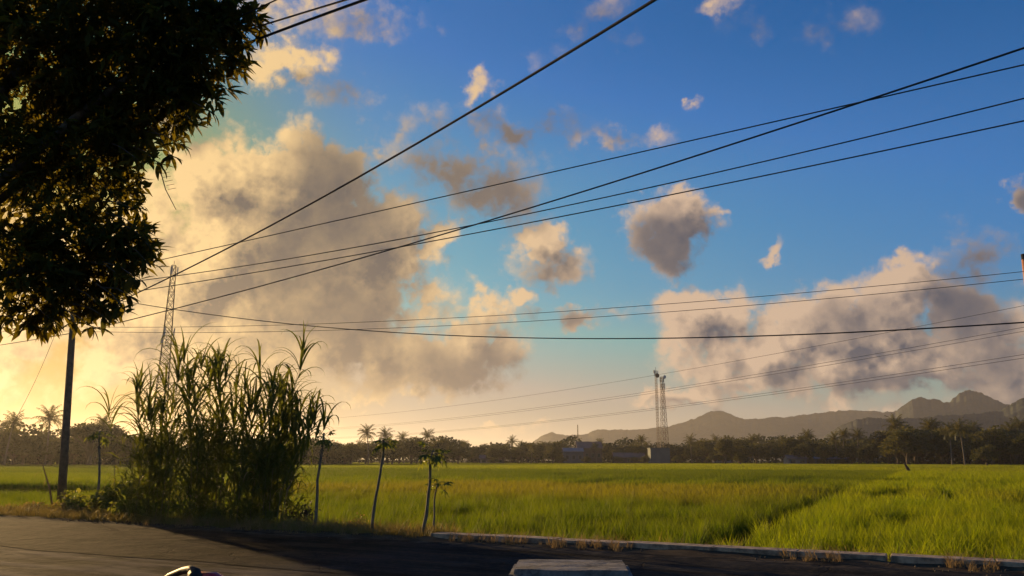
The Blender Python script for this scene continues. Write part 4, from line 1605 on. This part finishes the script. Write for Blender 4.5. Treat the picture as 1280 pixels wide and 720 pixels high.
def concrete_block():
    c0, c1 = at_depth(640, 712, 5.55), at_depth(798, 716, 5.45)
    w = (c1 - c0).length
    top = .875
    e = Vector(((c0.x + c1.x) / 2, 5.86, -.03))
    import bmesh
    bm = bmesh.new()
    bmesh.ops.create_cube(bm, size=1.0)
    for v in bm.verts:
        v.co = Vector((v.co.x * w, v.co.y * .62, (v.co.z + .5) * (top + .03)))
    bmesh.ops.bevel(bm, geom=bm.edges[:], offset=.035, segments=2, affect='EDGES')
    bmesh.ops.triangulate(bm, faces=[f for f in bm.faces if len(f.verts) > 4])
    bmesh.ops.subdivide_edges(bm, edges=[ed for ed in bm.edges if ed.calc_length() > .2], cuts=5, use_grid_fill=True)
    rr = random.Random(2)
    for v in bm.verts:
        v.co += Vector((rr.uniform(-1, 1), rr.uniform(-1, 1), rr.uniform(-1, 1))) * .004
    me = bpy.data.meshes.new('concrete_block')
    bm.to_mesh(me)
    bm.free()
    me.materials.append(M['block'])
    o = link('concrete_block', me, None, e, (0, 0, R(-4)))
    tag(o, 'weathered grey concrete block standing at the near roadside', 'concrete block')


def block_material():
    m = mat('block_concrete', (.3, .28, .25), None, rough=.9)
    N, b = mat_tree(m)
    tc = N.n('ShaderNodeTexCoord').outputs['Object']
    stain = N.step(N.noise(tc, 3.2, 6, .65), .42, .62)
    speck = N.step(N.noise(tc, 24, 4, .6), .5, .7)
    c = N.mix(stain, (.21, .20, .185), (.055, .054, .053))
    c = N.mix(N.m('MULTIPLY', speck, .5), c, (.32, .305, .28))
    N.put(b.inputs['Base Color'], c)
    bn = N.n('ShaderNodeBump')
    bn.inputs['Strength'].default_value = .7
    bn.inputs['Distance'].default_value = .03
    N.put(bn.inputs['Height'], N.noise(tc, 14, 8, .7))
    m.node_tree.links.new(bn.outputs[0], b.inputs['Normal'])
    return m


M['block'] = block_material()
concrete_block()


def motorbike():
    # stands beside the camera; only the top of its handlebar and red cowl reach into the frame
    hb = at_depth(240, 713, 3.9)
    e = thing('motorbike', 'red motorbike with only its black handlebar and cowl in view', 'motorbike', (hb.x, hb.y, -.012), R(-8))
    zt = hb.z + .012
    # local x forward (to the right), z up; handlebar centre at the origin in x
    for x in (.22, -1.02):
        w = MB()
        ring, n = [], 20
        for i in range(n):
            a = 2 * math.pi * i / n
            ring.append((x + math.cos(a) * .25, 0, .30 + math.sin(a) * .25))
        ty = MB()
        ty.tube(ring + [ring[0]], .05, 8, False)
        tyre = ty.obj('wheel', M['rubber'], e, True)
        rm = MB()
        rm.tube([(x, -.05, .3), (x, .05, .3)], .045, 10)
        for i in range(6):
            a = 2 * math.pi * i / 6
            rm.tube([(x, 0, .3), (x + math.cos(a) * .22, 0, .3 + math.sin(a) * .22)], .012, 5)
        rm.obj('rim', M['chrome'], tyre, True)
    fk = MB()
    for y in (-.09, .09):
        fk.tube([(.22, y, .3), (.06, y, .78), (.0, y, zt - .14)], [.022, .022, .02], 8)
    fk.obj('fork', M['chrome'], e, True)
    b = MB()
    b.tube([(.12, 0, .62), (-.12, 0, .52), (-.5, 0, .5), (-.85, 0, .66), (-1.22, 0, .76)], [.06, .12, .15, .14, .05], 12)
    b.tube([(.16, 0, .84), (.13, 0, .6), (.02, 0, .42)], [.1, .13, .06], 12)
    b.obj('body', M['red_paint'], e, True)
    s = MB()
    s.tube([(-.28, 0, .70), (-.45, 0, .76), (-.8, 0, .80), (-1.1, 0, .82)], [.07, .11, .12, .06], 10)
    s.obj('seat', M['seat'], e, True)
    g = MB()
    g.tube([(-.9, .13, .78), (-1.15, .12, .86), (-1.25, 0, .88), (-1.15, -.12, .86), (-.9, -.13, .78)], .013, 7)
    g.obj('grab_rail', M['black'], e, True)
    # handlebar: near grip on the right of the picture, far grip on the left
    h = MB()
    h.tube([(-.32, .30, zt - .10), (-.24, .22, zt - .06), (-.10, .10, zt - .015), (-.01, .0, zt + .004), (.05, -.05, zt - .002), (.062, -.06, zt - .03)],
           [.016, .016, .017, .019, .021, .02], 10)
    h.obj('handlebar', M['black'], e, True)
    h = MB()
    h.tube([(.02, -.03, zt - .012), (.05, -.05, zt - .02), (.055, -.06, zt - .08), (.02, -.04, zt - .15)], [.026, .032, .034, .02], 10)
    h.obj('switch_housing', M['black'], e, True)
    c = MB()
    c.tube([(-.05, 0, zt - .11), (.05, 0, zt - .075), (.12, -.02, zt - .06), (.19, -.02, zt - .11), (.2, -.02, zt - .2)], [.05, .075, .06, .075, .05], 12)
    cw = c.obj('cowl', M['red_paint'], e, True)
    l = MB()
    l.tube([(.235, -.02, zt - .15), (.262, -.02, zt - .15)], [.06, .045], 14)
    l.obj('headlight', M['lamp_lens'], cw, True)
    ex = MB()
    ex.tube([(-.1, -.14, .3), (-.5, -.16, .28), (-1.1, -.18, .38)], [.025, .04, .05], 10)
    ex.obj('exhaust', M['chrome'], e, True)


motorbike()

# ------------------------------------------------------------------ haze
hz = MB()
hz.box((0, 0, 106), (18100, 18100, 217))
vm = bpy.data.materials.new('haze_air')
vm.use_nodes = True
vt = vm.node_tree
vt.nodes.clear()
vo_ = vt.nodes.new('ShaderNodeOutputMaterial')
pv = vt.nodes.new('ShaderNodeVolumePrincipled')
pv.inputs['Color'].default_value = (.92, .9, .88, 1)
pv.inputs['Density'].default_value = .000115
pv.inputs['Anisotropy'].default_value = .5
vt.links.new(pv.outputs[0], vo_.inputs['Volume'])
ho = hz.obj('haze', vm)
tag(ho, 'thin warm evening haze over the fields and hills', 'haze', kind='stuff')
for k in list(bpy.data.materials):
    if 'N' in k:
        del k['N']
